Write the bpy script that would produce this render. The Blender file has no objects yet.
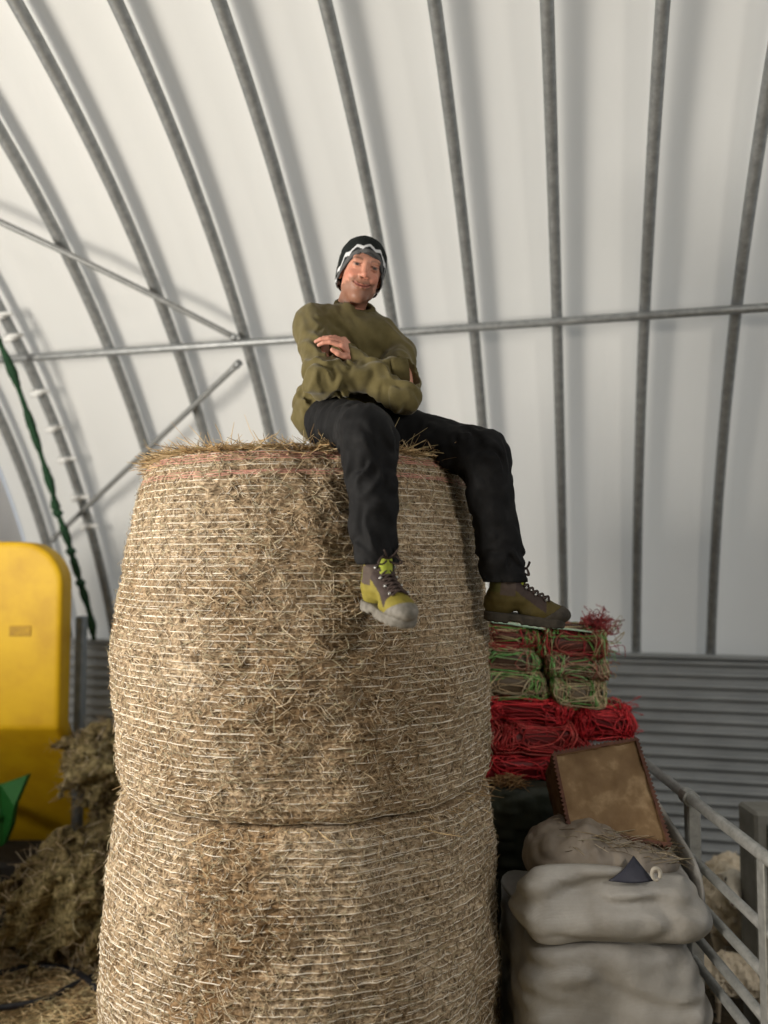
import bpy, math, random
import numpy as np
from mathutils import Matrix, Vector

rng = np.random.default_rng(7)
random.seed(7)
SC = bpy.context.scene
COL = SC.collection
f32 = np.float32

# ------------------------------------------------------------------ camera model
FPX, TH, PSI, EYE = 800.0, 0.060, 0.236, 1.90
CT, ST = math.cos(TH), math.sin(TH)
CP, SP = math.cos(PSI), math.sin(PSI)


def ray(u, v):
    a, b = u - 384.0, 512.0 - v
    return np.array([a, FPX * CT - b * ST, FPX * ST + b * CT])


def P(u, v, Y):
    """world point seen at pixel (u, v) standing Y metres ahead of the camera"""
    d = ray(u, v)
    return d * (Y / d[1]) + np.array([0, 0, EYE])


def PZ(u, v, z):
    d = ray(u, v)
    return d * ((z - EYE) / d[2]) + np.array([0, 0, EYE])


# the tunnel runs along its own x axis, turned against the camera heading
TW = 5.2
TR_ = 0.91 * TW
TYC = TW - TR_
TZC = EYE - 0.386 * TW


def T(x, y, z):
    return np.array([x * CP + y * SP, -x * SP + y * CP, z])


def Tinv(p):
    return np.array([p[0] * CP - p[1] * SP, p[0] * SP + p[1] * CP, p[2]])


def S(u, v, off):
    """point on the arched cover (pulled in by off) behind pixel (u, v), tunnel coordinates (x, angle)"""
    d = Tinv(ray(u, v))
    r = TR_ - off
    oy, oz = -TYC, EYE - TZC
    a = d[1] ** 2 + d[2] ** 2
    b = 2 * (d[1] * oy + d[2] * oz)
    c = oy * oy + oz * oz - r * r
    t = (-b + math.sqrt(b * b - 4 * a * c)) / (2 * a)
    p = d * t + np.array([0, 0, EYE])
    return p[0], math.atan2(p[2] - TZC, p[1] - TYC)


def arcp(x, a, off):
    r = TR_ - off
    return T(x, TYC + r * math.cos(a), TZC + r * math.sin(a))


# ------------------------------------------------------------------ object helpers
WLOC = {}


def mesh_from(name, V, F, smooth=True, cols=None):
    V = np.asarray(V, f32)
    me = bpy.data.meshes.new(name)
    if isinstance(F, np.ndarray):
        k = F.shape[1]
        me.vertices.add(len(V))
        me.vertices.foreach_set('co', V.ravel())
        me.loops.add(F.size)
        me.loops.foreach_set('vertex_index', F.astype(np.int32).ravel())
        me.polygons.add(len(F))
        me.polygons.foreach_set('loop_start', np.arange(0, F.size, k, dtype=np.int32))
        me.update(calc_edges=True)
        me.validate()
    else:
        me.from_pydata([tuple(map(float, p)) for p in V], [], [tuple(int(i) for i in q) for q in F])
        me.update()
    if smooth:
        me.polygons.foreach_set('use_smooth', np.ones(len(me.polygons), dtype=bool))
    if cols is not None:
        at = me.color_attributes.new('Col', 'FLOAT_COLOR', 'POINT')
        c = np.ones((len(V), 4), f32)
        c[:, :3] = cols
        at.data.foreach_set('color', c.ravel())
    return me


def obj(name, V, F, mat, parent=None, smooth=True, cols=None, label=None, cat=None, group=None, kind=None):
    """one mesh object from world-space vertices"""
    V = np.asarray(V, dtype=np.float64)
    lo, hi = V.min(0), V.max(0)
    org = (lo + hi) / 2
    if parent is None:
        org[2] = lo[2]
    me = mesh_from(name, V - org, F, smooth, cols)
    o = bpy.data.objects.new(name, me)
    COL.objects.link(o)
    if mat is not None:
        me.materials.append(mat)
    WLOC[o.name] = org
    if parent is None:
        o.location = org
    else:
        o.parent = parent
        o.location = org - WLOC[parent.name]
    return tag(o, label, cat, group, kind)


def tag(o, label=None, cat=None, group=None, kind=None):
    if label: o['label'] = label
    if cat: o['category'] = cat
    if group: o['group'] = group
    if kind: o['kind'] = kind
    return o


def thing(name, loc, label, cat, group=None):
    o = bpy.data.objects.new(name, None)
    o.empty_display_size = 0.1
    COL.objects.link(o)
    o.location = loc
    WLOC[o.name] = np.asarray(loc, dtype=np.float64)
    return tag(o, label, cat, group)


class MB:
    """collects vertices and faces (python lists) for one mesh"""
    def __init__(s):
        s.V, s.F, s.C = [], [], []

    def add(s, V, F, col=None):
        n = len(s.V)
        s.V += [tuple(p) for p in V]
        s.F += [tuple(int(i) + n for i in q) for q in F]
        if col is not None:
            s.C += [tuple(col)] * len(V)

    def build(s, name, mat, parent=None, smooth=True, **k):
        return obj(name, np.array(s.V), s.F, mat, parent, smooth, cols=np.array(s.C) if s.C else None, **k)


def frame(d):
    d = np.asarray(d, float)
    d = d / np.linalg.norm(d)
    up = np.array([0, 0, 1.0]) if abs(d[2]) < 0.9 else np.array([0, 1.0, 0])
    a = np.cross(up, d)
    a /= np.linalg.norm(a)
    return a, np.cross(d, a), d


def tube(pts, r, n=10, closed=False):
    pts = np.asarray(pts, float)
    m = len(pts)
    r = np.broadcast_to(np.asarray(r, float), (m,))
    V, F = [], []
    a = None
    for i in range(m):
        if closed:
            d = pts[(i + 1) % m] - pts[i - 1]
        else:
            d = pts[min(i + 1, m - 1)] - pts[max(i - 1, 0)]
        d = d / (np.linalg.norm(d) + 1e-12)
        if a is None:
            a, b, _ = frame(d)
        else:
            a = a - d * np.dot(a, d)
            a /= np.linalg.norm(a) + 1e-12
            b = np.cross(d, a)
        for k in range(n):
            t = 2 * math.pi * k / n
            V.append(pts[i] + (a * math.cos(t) + b * math.sin(t)) * r[i])
    for i in range(m if closed else m - 1):
        j = (i + 1) % m
        for k in range(n):
            l = (k + 1) % n
            F.append((i * n + k, i * n + l, j * n + l, j * n + k))
    if not closed:
        F.append(tuple(range(n - 1, -1, -1)))
        F.append(tuple((m - 1) * n + k for k in range(n)))
    return V, F


def spline(ctrl, per=8):
    c = np.asarray(ctrl, float)
    c = np.vstack([2 * c[0] - c[1], c, 2 * c[-1] - c[-2]])
    out = []
    for i in range(1, len(c) - 2):
        for t in np.linspace(0, 1, per, endpoint=False):
            p0, p1, p2, p3 = c[i - 1:i + 3]
            out.append(0.5 * ((2 * p1) + (-p0 + p2) * t + (2 * p0 - 5 * p1 + 4 * p2 - p3) * t * t + (-p0 + 3 * p1 - 3 * p2 + p3) * t ** 3))
    out.append(c[-2])
    return np.array(out)


def box(c, s, R=np.eye(3)):
    c = np.asarray(c, float)
    V = [c + R @ (np.array([x, y, z]) * np.array(s) / 2) for z in (-1, 1) for y in (-1, 1) for x in (-1, 1)]
    F = [(0, 2, 3, 1), (4, 5, 7, 6), (0, 1, 5, 4), (2, 6, 7, 3), (0, 4, 6, 2), (1, 3, 7, 5)]
    return V, F


def cbox(c, s, R=np.eye(3), b=0.008):
    """box with chamfered edges"""
    c = np.asarray(c, float)
    h = np.array(s) / 2
    b = min(b, min(h) * 0.45)
    V, idx = [], {}
    for sx in (-1, 1):
        for sy in (-1, 1):
            for sz in (-1, 1):
                for ax in range(3):
                    p = np.array([sx, sy, sz]) * (h - b)
                    p[ax] = np.array([sx, sy, sz])[ax] * h[ax]
                    idx[(sx, sy, sz, ax)] = len(V)
                    V.append(c + R @ p)
    F = []
    for ax in range(3):
        o1, o2 = [i for i in range(3) if i != ax]
        for s_ in (-1, 1):
            q = []
            for a, b2 in ((-1, -1), (1, -1), (1, 1), (-1, 1)):
                k = [0, 0, 0]
                k[ax], k[o1], k[o2] = s_, a, b2
                q.append(idx[(*k, ax)])
            F.append(q)
        for a in (-1, 1):
            for b2 in (-1, 1):
                k0, k1 = [0, 0, 0], [0, 0, 0]
                k0[o1] = k1[o1] = a
                k0[o2] = k1[o2] = b2
                k0[ax], k1[ax] = -1, 1
                F.append([idx[(*k0, o1)], idx[(*k1, o1)], idx[(*k1, o2)], idx[(*k0, o2)]])
    for sx in (-1, 1):
        for sy in (-1, 1):
            for sz in (-1, 1):
                F.append([idx[(sx, sy, sz, ax)] for ax in range(3)])
    # orient outward
    Vn = np.array(V)
    G = []
    for q in F:
        n = np.cross(Vn[q[1]] - Vn[q[0]], Vn[q[2]] - Vn[q[0]])
        if np.dot(n, Vn[list(q)].mean(0) - c) < 0:
            q = q[::-1]
        G.append(tuple(q))
    return V, G


# ------------------------------------------------------------------ noise and signed distance meshing
def make_noise(seed, scale, octaves=3, n=7):
    g = np.random.default_rng(seed)
    L = []
    for o in range(octaves):
        k = g.normal(size=(n, 3))
        k /= np.linalg.norm(k, axis=1)[:, None]
        k *= (2 * math.pi / scale) * (2 ** o) * g.uniform(0.7, 1.3, (n, 1))
        L.append((k.astype(f32), g.uniform(0, 6.28, n).astype(f32), f32(0.55 ** o / math.sqrt(n / 2) * 0.6)))

    def fn(p):
        out = np.zeros(p.shape[0], f32)
        for k, ph, a in L:
            for i in range(len(ph)):
                out += a * np.sin(p @ k[i] + ph[i])
        return out
    return fn


def v3(p):
    return np.asarray(p, f32)


def cone(p, a, b, r0, r1):
    a, b = v3(a), v3(b)
    ab = b - a
    t = np.clip(((p - a) @ ab) / f32(max(ab @ ab, 1e-9)), 0, 1)
    q = p - a - t[:, None] * ab
    return np.sqrt((q * q).sum(1)) - (f32(r0) + f32(r1 - r0) * t)


def ell(p, c, r, R=None):
    q = p - v3(c)
    if R is not None:
        q = q @ R.astype(f32)
    r = v3(r)
    k0 = np.sqrt(((q / r) ** 2).sum(1)) + f32(1e-6)
    k1 = np.sqrt(((q / (r * r)) ** 2).sum(1)) + f32(1e-6)
    return k0 * (k0 - 1) / k1


def rbox(p, c, h, r, R=None):
    q = p - v3(c)
    if R is not None:
        q = q @ R.astype(f32)
    q = np.abs(q) - (v3(h) - f32(r))
    return np.sqrt((np.maximum(q, 0) ** 2).sum(1)) + np.minimum(q.max(1), 0) - f32(r)


def su(a, b, k):
    h = np.clip(0.5 + 0.5 * (b - a) / k, 0, 1)
    return (b + (a - b) * h - k * h * (1 - h)).astype(f32)


def ss(a, b, k):
    """cut b out of a, smoothly"""
    return -su(-a, b, k)


def si(a, b, k):
    return -su(-a, -b, k)


def surfnet(fn, lo, hi, h):
    lo, hi = np.asarray(lo, float), np.asarray(hi, float)
    n = np.ceil((hi - lo) / h).astype(int) + 1
    xs = [np.asarray(lo[i] + h * np.arange(n[i]), f32) for i in range(3)]
    D = np.empty(tuple(n), f32)
    YZ = np.stack(np.meshgrid(xs[1], xs[2], indexing='ij'), -1).reshape(-1, 2)
    step = max(1, int(4e5 // len(YZ)))
    for i in range(0, n[0], step):
        xx = xs[0][i:i + step]
        p = np.empty((len(xx) * len(YZ), 3), f32)
        p[:, 0] = np.repeat(xx, len(YZ))
        p[:, 1:] = np.tile(YZ, (len(xx), 1))
        D[i:i + step] = fn(p).reshape(len(xx), n[1], n[2])
    D[0] = D[-1] = np.maximum(D[0], 1e-3)
    s = D < 0
    c = [s[a:n[0] - 1 + a, b:n[1] - 1 + b, d:n[2] - 1 + d] for a in (0, 1) for b in (0, 1) for d in (0, 1)]
    cnt = sum(x.astype(np.int8) for x in c)
    act = np.argwhere((cnt > 0) & (cnt < 8))
    idx = -np.ones(tuple(n - 1), np.int64)
    idx[act[:, 0], act[:, 1], act[:, 2]] = np.arange(len(act))
    acc = np.zeros((len(act), 3))
    num = np.zeros(len(act))
    corners = [(a, b, d) for a in (0, 1) for b in (0, 1) for d in (0, 1)]
    for i, A in enumerate(corners):
        for j, B in enumerate(corners):
            if j <= i or sum(abs(A[q] - B[q]) for q in range(3)) != 1:
                continue
            da = D[act[:, 0] + A[0], act[:, 1] + A[1], act[:, 2] + A[2]].astype(float)
            db = D[act[:, 0] + B[0], act[:, 1] + B[1], act[:, 2] + B[2]].astype(float)
            m = (da < 0) != (db < 0)
            t = np.where(m, da / np.where(m, da - db, 1), 0)
            pt = np.array(A) + t[:, None] * (np.array(B) - np.array(A))
            acc[m] += pt[m]
            num[m] += 1
    V = lo + h * (act + acc / num[:, None])
    Q = []
    for ax in range(3):
        o1, o2 = [(1, 2), (2, 0), (0, 1)][ax]
        sl0 = [slice(None)] * 3
        sl1 = [slice(None)] * 3
        sl0[ax], sl1[ax] = slice(0, -1), slice(1, None)
        a, b = s[tuple(sl0)], s[tuple(sl1)]
        e = np.argwhere(a != b)
        ok = np.ones(len(e), bool)
        for o in (o1, o2):
            ok &= (e[:, o] >= 1) & (e[:, o] < n[o] - 1)
        e = e[ok]
        ins = a[e[:, 0], e[:, 1], e[:, 2]]

        def g(d1, d2):
            q = e.copy()
            q[:, o1] += d1
            q[:, o2] += d2
            return idx[q[:, 0], q[:, 1], q[:, 2]]
        q = np.stack([g(-1, -1), g(0, -1), g(0, 0), g(-1, 0)], 1)
        q[~ins] = q[~ins][:, ::-1]
        Q.append(q)
    Q = np.vstack(Q)
    Q = Q[(Q >= 0).all(1)]
    return V, Q


def relax(V, F, it=2, w=0.5):
    """a little smoothing of a surface net"""
    n = len(V)
    for _ in range(it):
        acc = np.zeros_like(V)
        cnt = np.zeros(n)
        for a in range(4):
            for b in ((a + 1) % 4, (a + 3) % 4):
                np.add.at(acc, F[:, a], V[F[:, b]])
                np.add.at(cnt, F[:, a], 1)
        V = V * (1 - w) + w * acc / np.maximum(cnt, 1)[:, None]
    return V


def strands(p0, p1, p2, rad):
    """three-sided bent straws as one vertex / quad array"""
    p0, p1, p2 = (np.asarray(x, float) for x in (p0, p1, p2))
    N = len(p0)
    d = p2 - p0
    d /= np.linalg.norm(d, axis=1)[:, None] + 1e-9
    up = np.where(np.abs(d[:, 2:3]) < 0.9, [[0, 0, 1.0]], [[1.0, 0, 0]])
    a = np.cross(up, d)
    a /= np.linalg.norm(a, axis=1)[:, None] + 1e-9
    b = np.cross(d, a)
    rad = np.broadcast_to(np.asarray(rad, float), (N,))
    V = np.empty((N, 9, 3))
    for i, (p, s) in enumerate(((p0, 0.8), (p1, 1.0), (p2, 0.55))):
        for k in range(3):
            t = 2 * math.pi * k / 3
            V[:, i * 3 + k] = p + (a * math.cos(t) + b * math.sin(t)) * (rad * s)[:, None]
    base = []
    for i in range(2):
        for k in range(3):
            l = (k + 1) % 3
            base.append((i * 3 + k, i * 3 + l, i * 3 + 3 + l, i * 3 + 3 + k))
    F = (np.array(base)[None] + 9 * np.arange(N)[:, None, None]).reshape(-1, 4)
    return V.reshape(-1, 3), F


STRAW = np.array([[.62, .50, .33], [.52, .40, .25], [.42, .31, .18], [.74, .63, .46], [.30, .215, .125], [.17, .12, .07], [.45, .40, .26]])


def straw_cols(N, g, bright=1.0):
    c = STRAW[g.integers(0, len(STRAW), N)] * g.uniform(0.75, 1.2, (N, 1)) * bright
    return np.repeat(c, 9, axis=0)


# ------------------------------------------------------------------ materials
def new_mat(name):
    m = bpy.data.materials.new(name)
    m.use_nodes = True
    nt = m.node_tree
    b = nt.nodes['Principled BSDF']
    return m, nt, b


def node(nt, t, **kw):
    n = nt.nodes.new(t)
    for k, v in kw.items():
        if hasattr(n, k):
            setattr(n, k, v)
        else:
            n.inputs[k].default_value = v
    return n


def noise_mat(name, c0, c1, scale=20, rough=0.7, bump=0.2, bscale=None, metal=0.0, detail=6, dist=0.002,
              stretch=(1, 1, 1), sheen=0.0, c2=None, spec=0.3, attr=False):
    """two or three tones mixed by noise, with a noise bump; attr multiplies by the Col attribute"""
    m, nt, b = new_mat(name)
    tc = node(nt, 'ShaderNodeTexCoord')
    mp = node(nt, 'ShaderNodeMapping')
    mp.inputs['Scale'].default_value = stretch
    nt.links.new(tc.outputs['Object'], mp.inputs[0])
    n = node(nt, 'ShaderNodeTexNoise', Scale=scale, Detail=detail, Roughness=0.6)
    nt.links.new(mp.outputs[0], n.inputs['Vector'])
    r = node(nt, 'ShaderNodeValToRGB')
    r.color_ramp.elements[0].position = 0.32
    r.color_ramp.elements[1].position = 0.68
    r.color_ramp.elements[0].color = (*c0, 1)
    r.color_ramp.elements[1].color = (*c1, 1)
    if c2:
        e = r.color_ramp.elements.new(0.5)
        e.color = (*c2, 1)
    nt.links.new(n.outputs['Fac'], r.inputs[0])
    out = r.outputs[0]
    if attr:
        at = node(nt, 'ShaderNodeAttribute', attribute_name='Col')
        mx = node(nt, 'ShaderNodeMix', data_type='RGBA', blend_type='MULTIPLY')
        mx.inputs[0].default_value = 1
        nt.links.new(at.outputs['Color'], mx.inputs[6])
        nt.links.new(out, mx.inputs[7])
        out = mx.outputs[2]
    nt.links.new(out, b.inputs['Base Color'])
    b.inputs['Roughness'].default_value = rough
    b.inputs['Metallic'].default_value = metal
    b.inputs['Specular IOR Level'].default_value = spec
    if sheen:
        b.inputs['Sheen Weight'].default_value = sheen
    if bump:
        n2 = node(nt, 'ShaderNodeTexNoise', Scale=bscale or scale * 3, Detail=5)
        nt.links.new(mp.outputs[0], n2.inputs['Vector'])
        bp = node(nt, 'ShaderNodeBump', Strength=bump, Distance=dist)
        nt.links.new(n2.outputs['Fac'], bp.inputs['Height'])
        nt.links.new(bp.outputs[0], b.inputs['Normal'])
    return m


W1 = (1, 1, 1)
M = {}
M['rib'] = noise_mat('galvanised_rib', (.22, .23, .23), (.34, .35, .35), 30, 0.45, 0.05, metal=0.55)
M['tube'] = noise_mat('galvanised_tube', (.20, .205, .20), (.30, .305, .30), 40, 0.5, 0.05, metal=0.4)
M['hurdle'] = noise_mat('galvanised_hurdle', (.26, .265, .25), (.40, .40, .385), 35, 0.42, 0.08, metal=0.6)
M['straw'] = noise_mat('straw', (.8, .8, .8), (1.1, 1.1, 1.1), 60, 0.6, 0, attr=True)
M['net'] = noise_mat('net_thread', (.66, .60, .49), (.80, .74, .64), 90, 0.5, 0, attr=True)
M['plain'] = noise_mat('coloured_thread', (.8, .8, .8), (1.1, 1.1, 1.1), 60, 0.5, 0, attr=True)
M['skin'] = noise_mat('skin', (.93, .9, .9), (1.06, 1.04, 1.04), 60, 0.5, 0.08, 500, attr=True, dist=0.0006, spec=0.35)
M['skin'].node_tree.nodes['Principled BSDF'].inputs['Subsurface Weight'].default_value = 0.08
M['skin'].node_tree.nodes['Principled BSDF'].inputs['Subsurface Radius'].default_value = (.012, .005, .003)
M['sweater'] = noise_mat('olive_fleece', (.090, .072, .026), (.120, .098, .040), 25, 0.9, 0.35, 700, sheen=0.15, dist=0.001, spec=0.15)
M['ribbing'] = noise_mat('olive_ribbing', (.075, .060, .022), (.100, .082, .034), 60, 0.9, 0.4, 500, dist=0.001, spec=0.15)
M['trousers'] = noise_mat('black_workwear', (.006, .006, .0065), (.015, .015, .0155), 14, 0.75, 0.3, 500, c2=(.0085, .0085, .009), dist=0.001, spec=0.12)
M['beanie'] = noise_mat('knit_wool', (.9, .9, .9), (1.1, 1.1, 1.1), 90, 0.95, 0.6, 420, attr=True, dist=0.0015, spec=0.1)
M['boot'] = noise_mat('boot_suede', (.8, .8, .75), (1.1, 1.1, 1.1), 45, 0.75, 0.3, 220, attr=True, dist=0.001)
M['rubber'] = noise_mat('grey_rubber', (.085, .078, .062), (.20, .185, .16), 40, 0.7, 0.3, 150)
M['shaded_dirty_rubber'] = noise_mat('shaded_muddy_rubber', (.022, .019, .014), (.06, .05, .038), 30, 0.8, 0.4, 120)  # muddy tone with the shade on the second boot painted in
M['lace'] = noise_mat('brown_lace', (.030, .018, .014), (.060, .040, .034), 120, 0.7, 0.2, 600)
M['panel_dark'] = noise_mat('brown_boot_mesh', (.035, .022, .018), (.06, .042, .036), 90, 0.8, 0.3, 500)
M['silver'] = noise_mat('eyelet_metal', (.35, .35, .34), (.5, .5, .48), 50, 0.3, 0, metal=0.8)
M['lime'] = noise_mat('lime_fabric', (.22, .26, .028), (.30, .34, .04), 60, 0.8, 0.2, 400)
M['yellow'] = noise_mat('yellow_paint', (.44, .25, .003), (.58, .36, .004), 3.5, 0.55, 0.05, 30, c2=(.53, .32, .004))
M['green'] = noise_mat('green_paint', (.006, .06, .010), (.012, .11, .018), 6, 0.5, 0.05, 30)
M['chassis'] = noise_mat('dark_steel', (.012, .011, .010), (.03, .026, .022), 14, 0.7, 0.2, 60)
M['steel_blue'] = noise_mat('weathered_steel', (.14, .165, .19), (.24, .27, .30), 12, 0.5, 0.1, 60, metal=0.3)
M['rope'] = noise_mat('green_rope', (.008, .030, .014), (.02, .07, .03), 40, 0.8, 0.3, 200)
M['clip'] = noise_mat('white_clip', (.62, .62, .60), (.75, .75, .73), 40, 0.5, 0)
M['cable'] = noise_mat('black_hose', (.010, .010, .012), (.022, .022, .026), 30, 0.35, 0.05, 100)
M['absorbing_cover'] = noise_mat('light_absorbing_cover', (.05, .06, .05), (.09, .10, .085), 2, 0.8, 0.1, 20)
M['tie'] = noise_mat('dirty_twine', (.30, .27, .22), (.42, .39, .33), 60, 0.8, 0.3, 200)
M['stain'] = noise_mat('worn_decal', (.26, .14, .01), (.44, .26, .006), 40, 0.6, 0.05, 60)
M['mint'] = noise_mat('mint_plastic', (.40, .62, .45), (.55, .75, .58), 30, 0.5, 0.1, 80)
M['box'] = noise_mat('brown_board', (.15, .088, .040), (.36, .25, .14), 11, 0.75, 0.3, 60, c2=(.20, .125, .060))
M['boxside'] = noise_mat('dark_board', (.09, .045, .018), (.15, .08, .035), 14, 0.8, 0.4, 60)
M['boxrim'] = noise_mat('red_brown_rim', (.060, .024, .016), (.13, .055, .036), 30, 0.8, 0.3, 90)
M['navy'] = noise_mat('navy_film', (.020, .021, .032), (.036, .037, .052), 12, 0.5, 0.2, 60)
M['olive_sack'] = noise_mat('dark_green_plastic', (.040, .048, .034), (.075, .082, .060), 8, 0.45, 0.4, 40, dist=0.004)
M['liner'] = noise_mat('clear_brown_liner', (.16, .13, .10), (.27, .23, .185), 7, 0.5, 0.3, 30, dist=0.003, spec=0.35)
M['wool'] = noise_mat('cream_wool', (.9, .9, .9), (1.1, 1.1, 1.1), 40, 0.95, 0.6, 120, dist=0.006, attr=True)
M['post'] = noise_mat('concrete_grey_post', (.16, .155, .135), (.24, .235, .21), 10, 0.8, 0.2, 60)
M['bright_steel'] = noise_mat('bright_galvanised', (.55, .57, .57), (.72, .74, .74), 20, 0.4, 0.05, metal=0.4)


def sack_mat():
    m = noise_mat('grey_woven_sack', (.22, .205, .18), (.37, .355, .33), 4, 0.42, 0, c2=(.30, .285, .26), spec=0.45)
    nt = m.node_tree
    b = nt.nodes['Principled BSDF']
    tc = node(nt, 'ShaderNodeTexCoord')
    hs = []
    for rot in ((0, 0, 0), (0, 1.5708, 0)):
        w = node(nt, 'ShaderNodeTexWave', Scale=90.0, Distortion=0.6)
        mp = node(nt, 'ShaderNodeMapping')
        mp.inputs['Rotation'].default_value = rot
        nt.links.new(tc.outputs['Object'], mp.inputs[0])
        nt.links.new(mp.outputs[0], w.inputs['Vector'])
        hs.append(w)
    n = node(nt, 'ShaderNodeTexNoise', Scale=14.0, Detail=5.0, Distortion=1.0)
    nt.links.new(tc.outputs['Object'], n.inputs['Vector'])
    ad = node(nt, 'ShaderNodeMath', operation='ADD')
    nt.links.new(hs[0].outputs['Fac'], ad.inputs[0])
    nt.links.new(hs[1].outputs['Fac'], ad.inputs[1])
    ma = node(nt, 'ShaderNodeMath', operation='MULTIPLY_ADD')
    ma.inputs[1].default_value = 0.06
    nt.links.new(ad.outputs[0], ma.inputs[0])
    nt.links.new(n.outputs['Fac'], ma.inputs[2])
    bp = node(nt, 'ShaderNodeBump', Strength=0.35, Distance=0.012)
    nt.links.new(ma.outputs[0], bp.inputs['Height'])
    nt.links.new(bp.outputs[0], b.inputs['Normal'])
    return m


M['sack'] = sack_mat()


def fabric_mat():
    m, nt, b = new_mat('white_tunnel_cover')
    tc = node(nt, 'ShaderNodeTexCoord')
    n = node(nt, 'ShaderNodeTexNoise', Scale=1.2, Detail=4.0)
    nt.links.new(tc.outputs['Object'], n.inputs['Vector'])
    r = node(nt, 'ShaderNodeValToRGB')
    r.color_ramp.elements[0].color = (.80, .79, .745, 1)
    r.color_ramp.elements[1].color = (.86, .85, .815, 1)
    nt.links.new(n.outputs['Fac'], r.inputs[0])
    d = node(nt, 'ShaderNodeBsdfDiffuse')
    t = node(nt, 'ShaderNodeBsdfTranslucent')
    mx = node(nt, 'ShaderNodeMixShader')
    mx.inputs[0].default_value = FABRIC_T
    nt.links.new(r.outputs[0], d.inputs[0])
    nt.links.new(r.outputs[0], t.inputs[0])
    nt.links.new(d.outputs[0], mx.inputs[1])
    nt.links.new(t.outputs[0], mx.inputs[2])
    nt.nodes.remove(b)
    nt.links.new(mx.outputs[0], nt.nodes['Material Output'].inputs[0])
    return m


FABRIC_T = 0.35
M['fabric'] = fabric_mat()
M['corrugated'] = noise_mat('corrugated_sheet', (.27, .285, .29), (.36, .375, .38), 3, 0.45, 0.04, 20, metal=0.3, stretch=(1, 1, 3))
M['gable'] = noise_mat('gable_panel', (.62, .62, .64), (.70, .70, .72), 2, 0.7, 0.03, 10)


def hay_mat(name, cs, scale=1.0):
    """matted hay: crossing fine streaks over dark gaps"""
    m, nt, b = new_mat(name)
    tc = node(nt, 'ShaderNodeTexCoord')
    facs = []
    for rot, st in (((0.2, 0.1, 0.3), (26, 26, 150)), ((0.9, 0.4, 0.2), (150, 40, 40)), ((-0.7, 0.3, 1.1), (40, 150, 60))):
        mp = node(nt, 'ShaderNodeMapping')
        mp.inputs['Rotation'].default_value = rot
        mp.inputs['Scale'].default_value = [s * scale for s in st]
        nt.links.new(tc.outputs['Object'], mp.inputs[0])
        n = node(nt, 'ShaderNodeTexNoise', Scale=1.0, Detail=3.0, Roughness=0.6)
        nt.links.new(mp.outputs[0], n.inputs['Vector'])
        facs.append(n)
    m1 = node(nt, 'ShaderNodeMath', operation='MAXIMUM')
    nt.links.new(facs[0].outputs['Fac'], m1.inputs[0])
    nt.links.new(facs[1].outputs['Fac'], m1.inputs[1])
    m2 = node(nt, 'ShaderNodeMath', operation='MAXIMUM')
    nt.links.new(m1.outputs[0], m2.inputs[0])
    nt.links.new(facs[2].outputs['Fac'], m2.inputs[1])
    r = node(nt, 'ShaderNodeValToRGB')
    els = r.color_ramp.elements
    els[0].position, els[1].position = 0.46, 0.76
    els[0].color = (*cs[0], 1)
    els[1].color = (*cs[3], 1)
    for pos, c in ((0.54, cs[1]), (0.63, cs[2])):
        e = els.new(pos)
        e.color = (*c, 1)
    nt.links.new(m2.outputs[0], r.inputs[0])
    big = node(nt, 'ShaderNodeTexNoise', Scale=2.6, Detail=4.0)
    nt.links.new(tc.outputs['Object'], big.inputs['Vector'])
    r2 = node(nt, 'ShaderNodeValToRGB')
    r2.color_ramp.elements[0].color = (.62, .55, .46, 1)
    r2.color_ramp.elements[1].color = (1.1, 1.1, 1.1, 1)
    r2.color_ramp.elements[0].position, r2.color_ramp.elements[1].position = .36, .62
    nt.links.new(big.outputs['Fac'], r2.inputs[0])
    mx = node(nt, 'ShaderNodeMix', data_type='RGBA', blend_type='MULTIPLY')
    mx.inputs[0].default_value = 1
    nt.links.new(r.outputs[0], mx.inputs[6])
    nt.links.new(r2.outputs[0], mx.inputs[7])
    at = node(nt, 'ShaderNodeAttribute', attribute_name='Col')
    mx2 = node(nt, 'ShaderNodeMix', data_type='RGBA', blend_type='MULTIPLY')
    mx2.inputs[0].default_value = 1
    nt.links.new(mx.outputs[2], mx2.inputs[6])
    nt.links.new(at.outputs['Color'], mx2.inputs[7])
    nt.links.new(mx2.outputs[2], b.inputs['Base Color'])
    bp = node(nt, 'ShaderNodeBump', Strength=0.7, Distance=0.006)
    nt.links.new(m2.outputs[0], bp.inputs['Height'])
    nt.links.new(bp.outputs[0], b.inputs['Normal'])
    b.inputs['Roughness'].default_value = 0.8
    b.inputs['Specular IOR Level'].default_value = 0.2
    return m


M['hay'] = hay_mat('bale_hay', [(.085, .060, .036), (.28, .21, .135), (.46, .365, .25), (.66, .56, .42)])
M['loose'] = hay_mat('loose_hay', [(.038, .030, .012), (.115, .092, .040), (.215, .175, .085), (.36, .305, .17)], 0.6)


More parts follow.
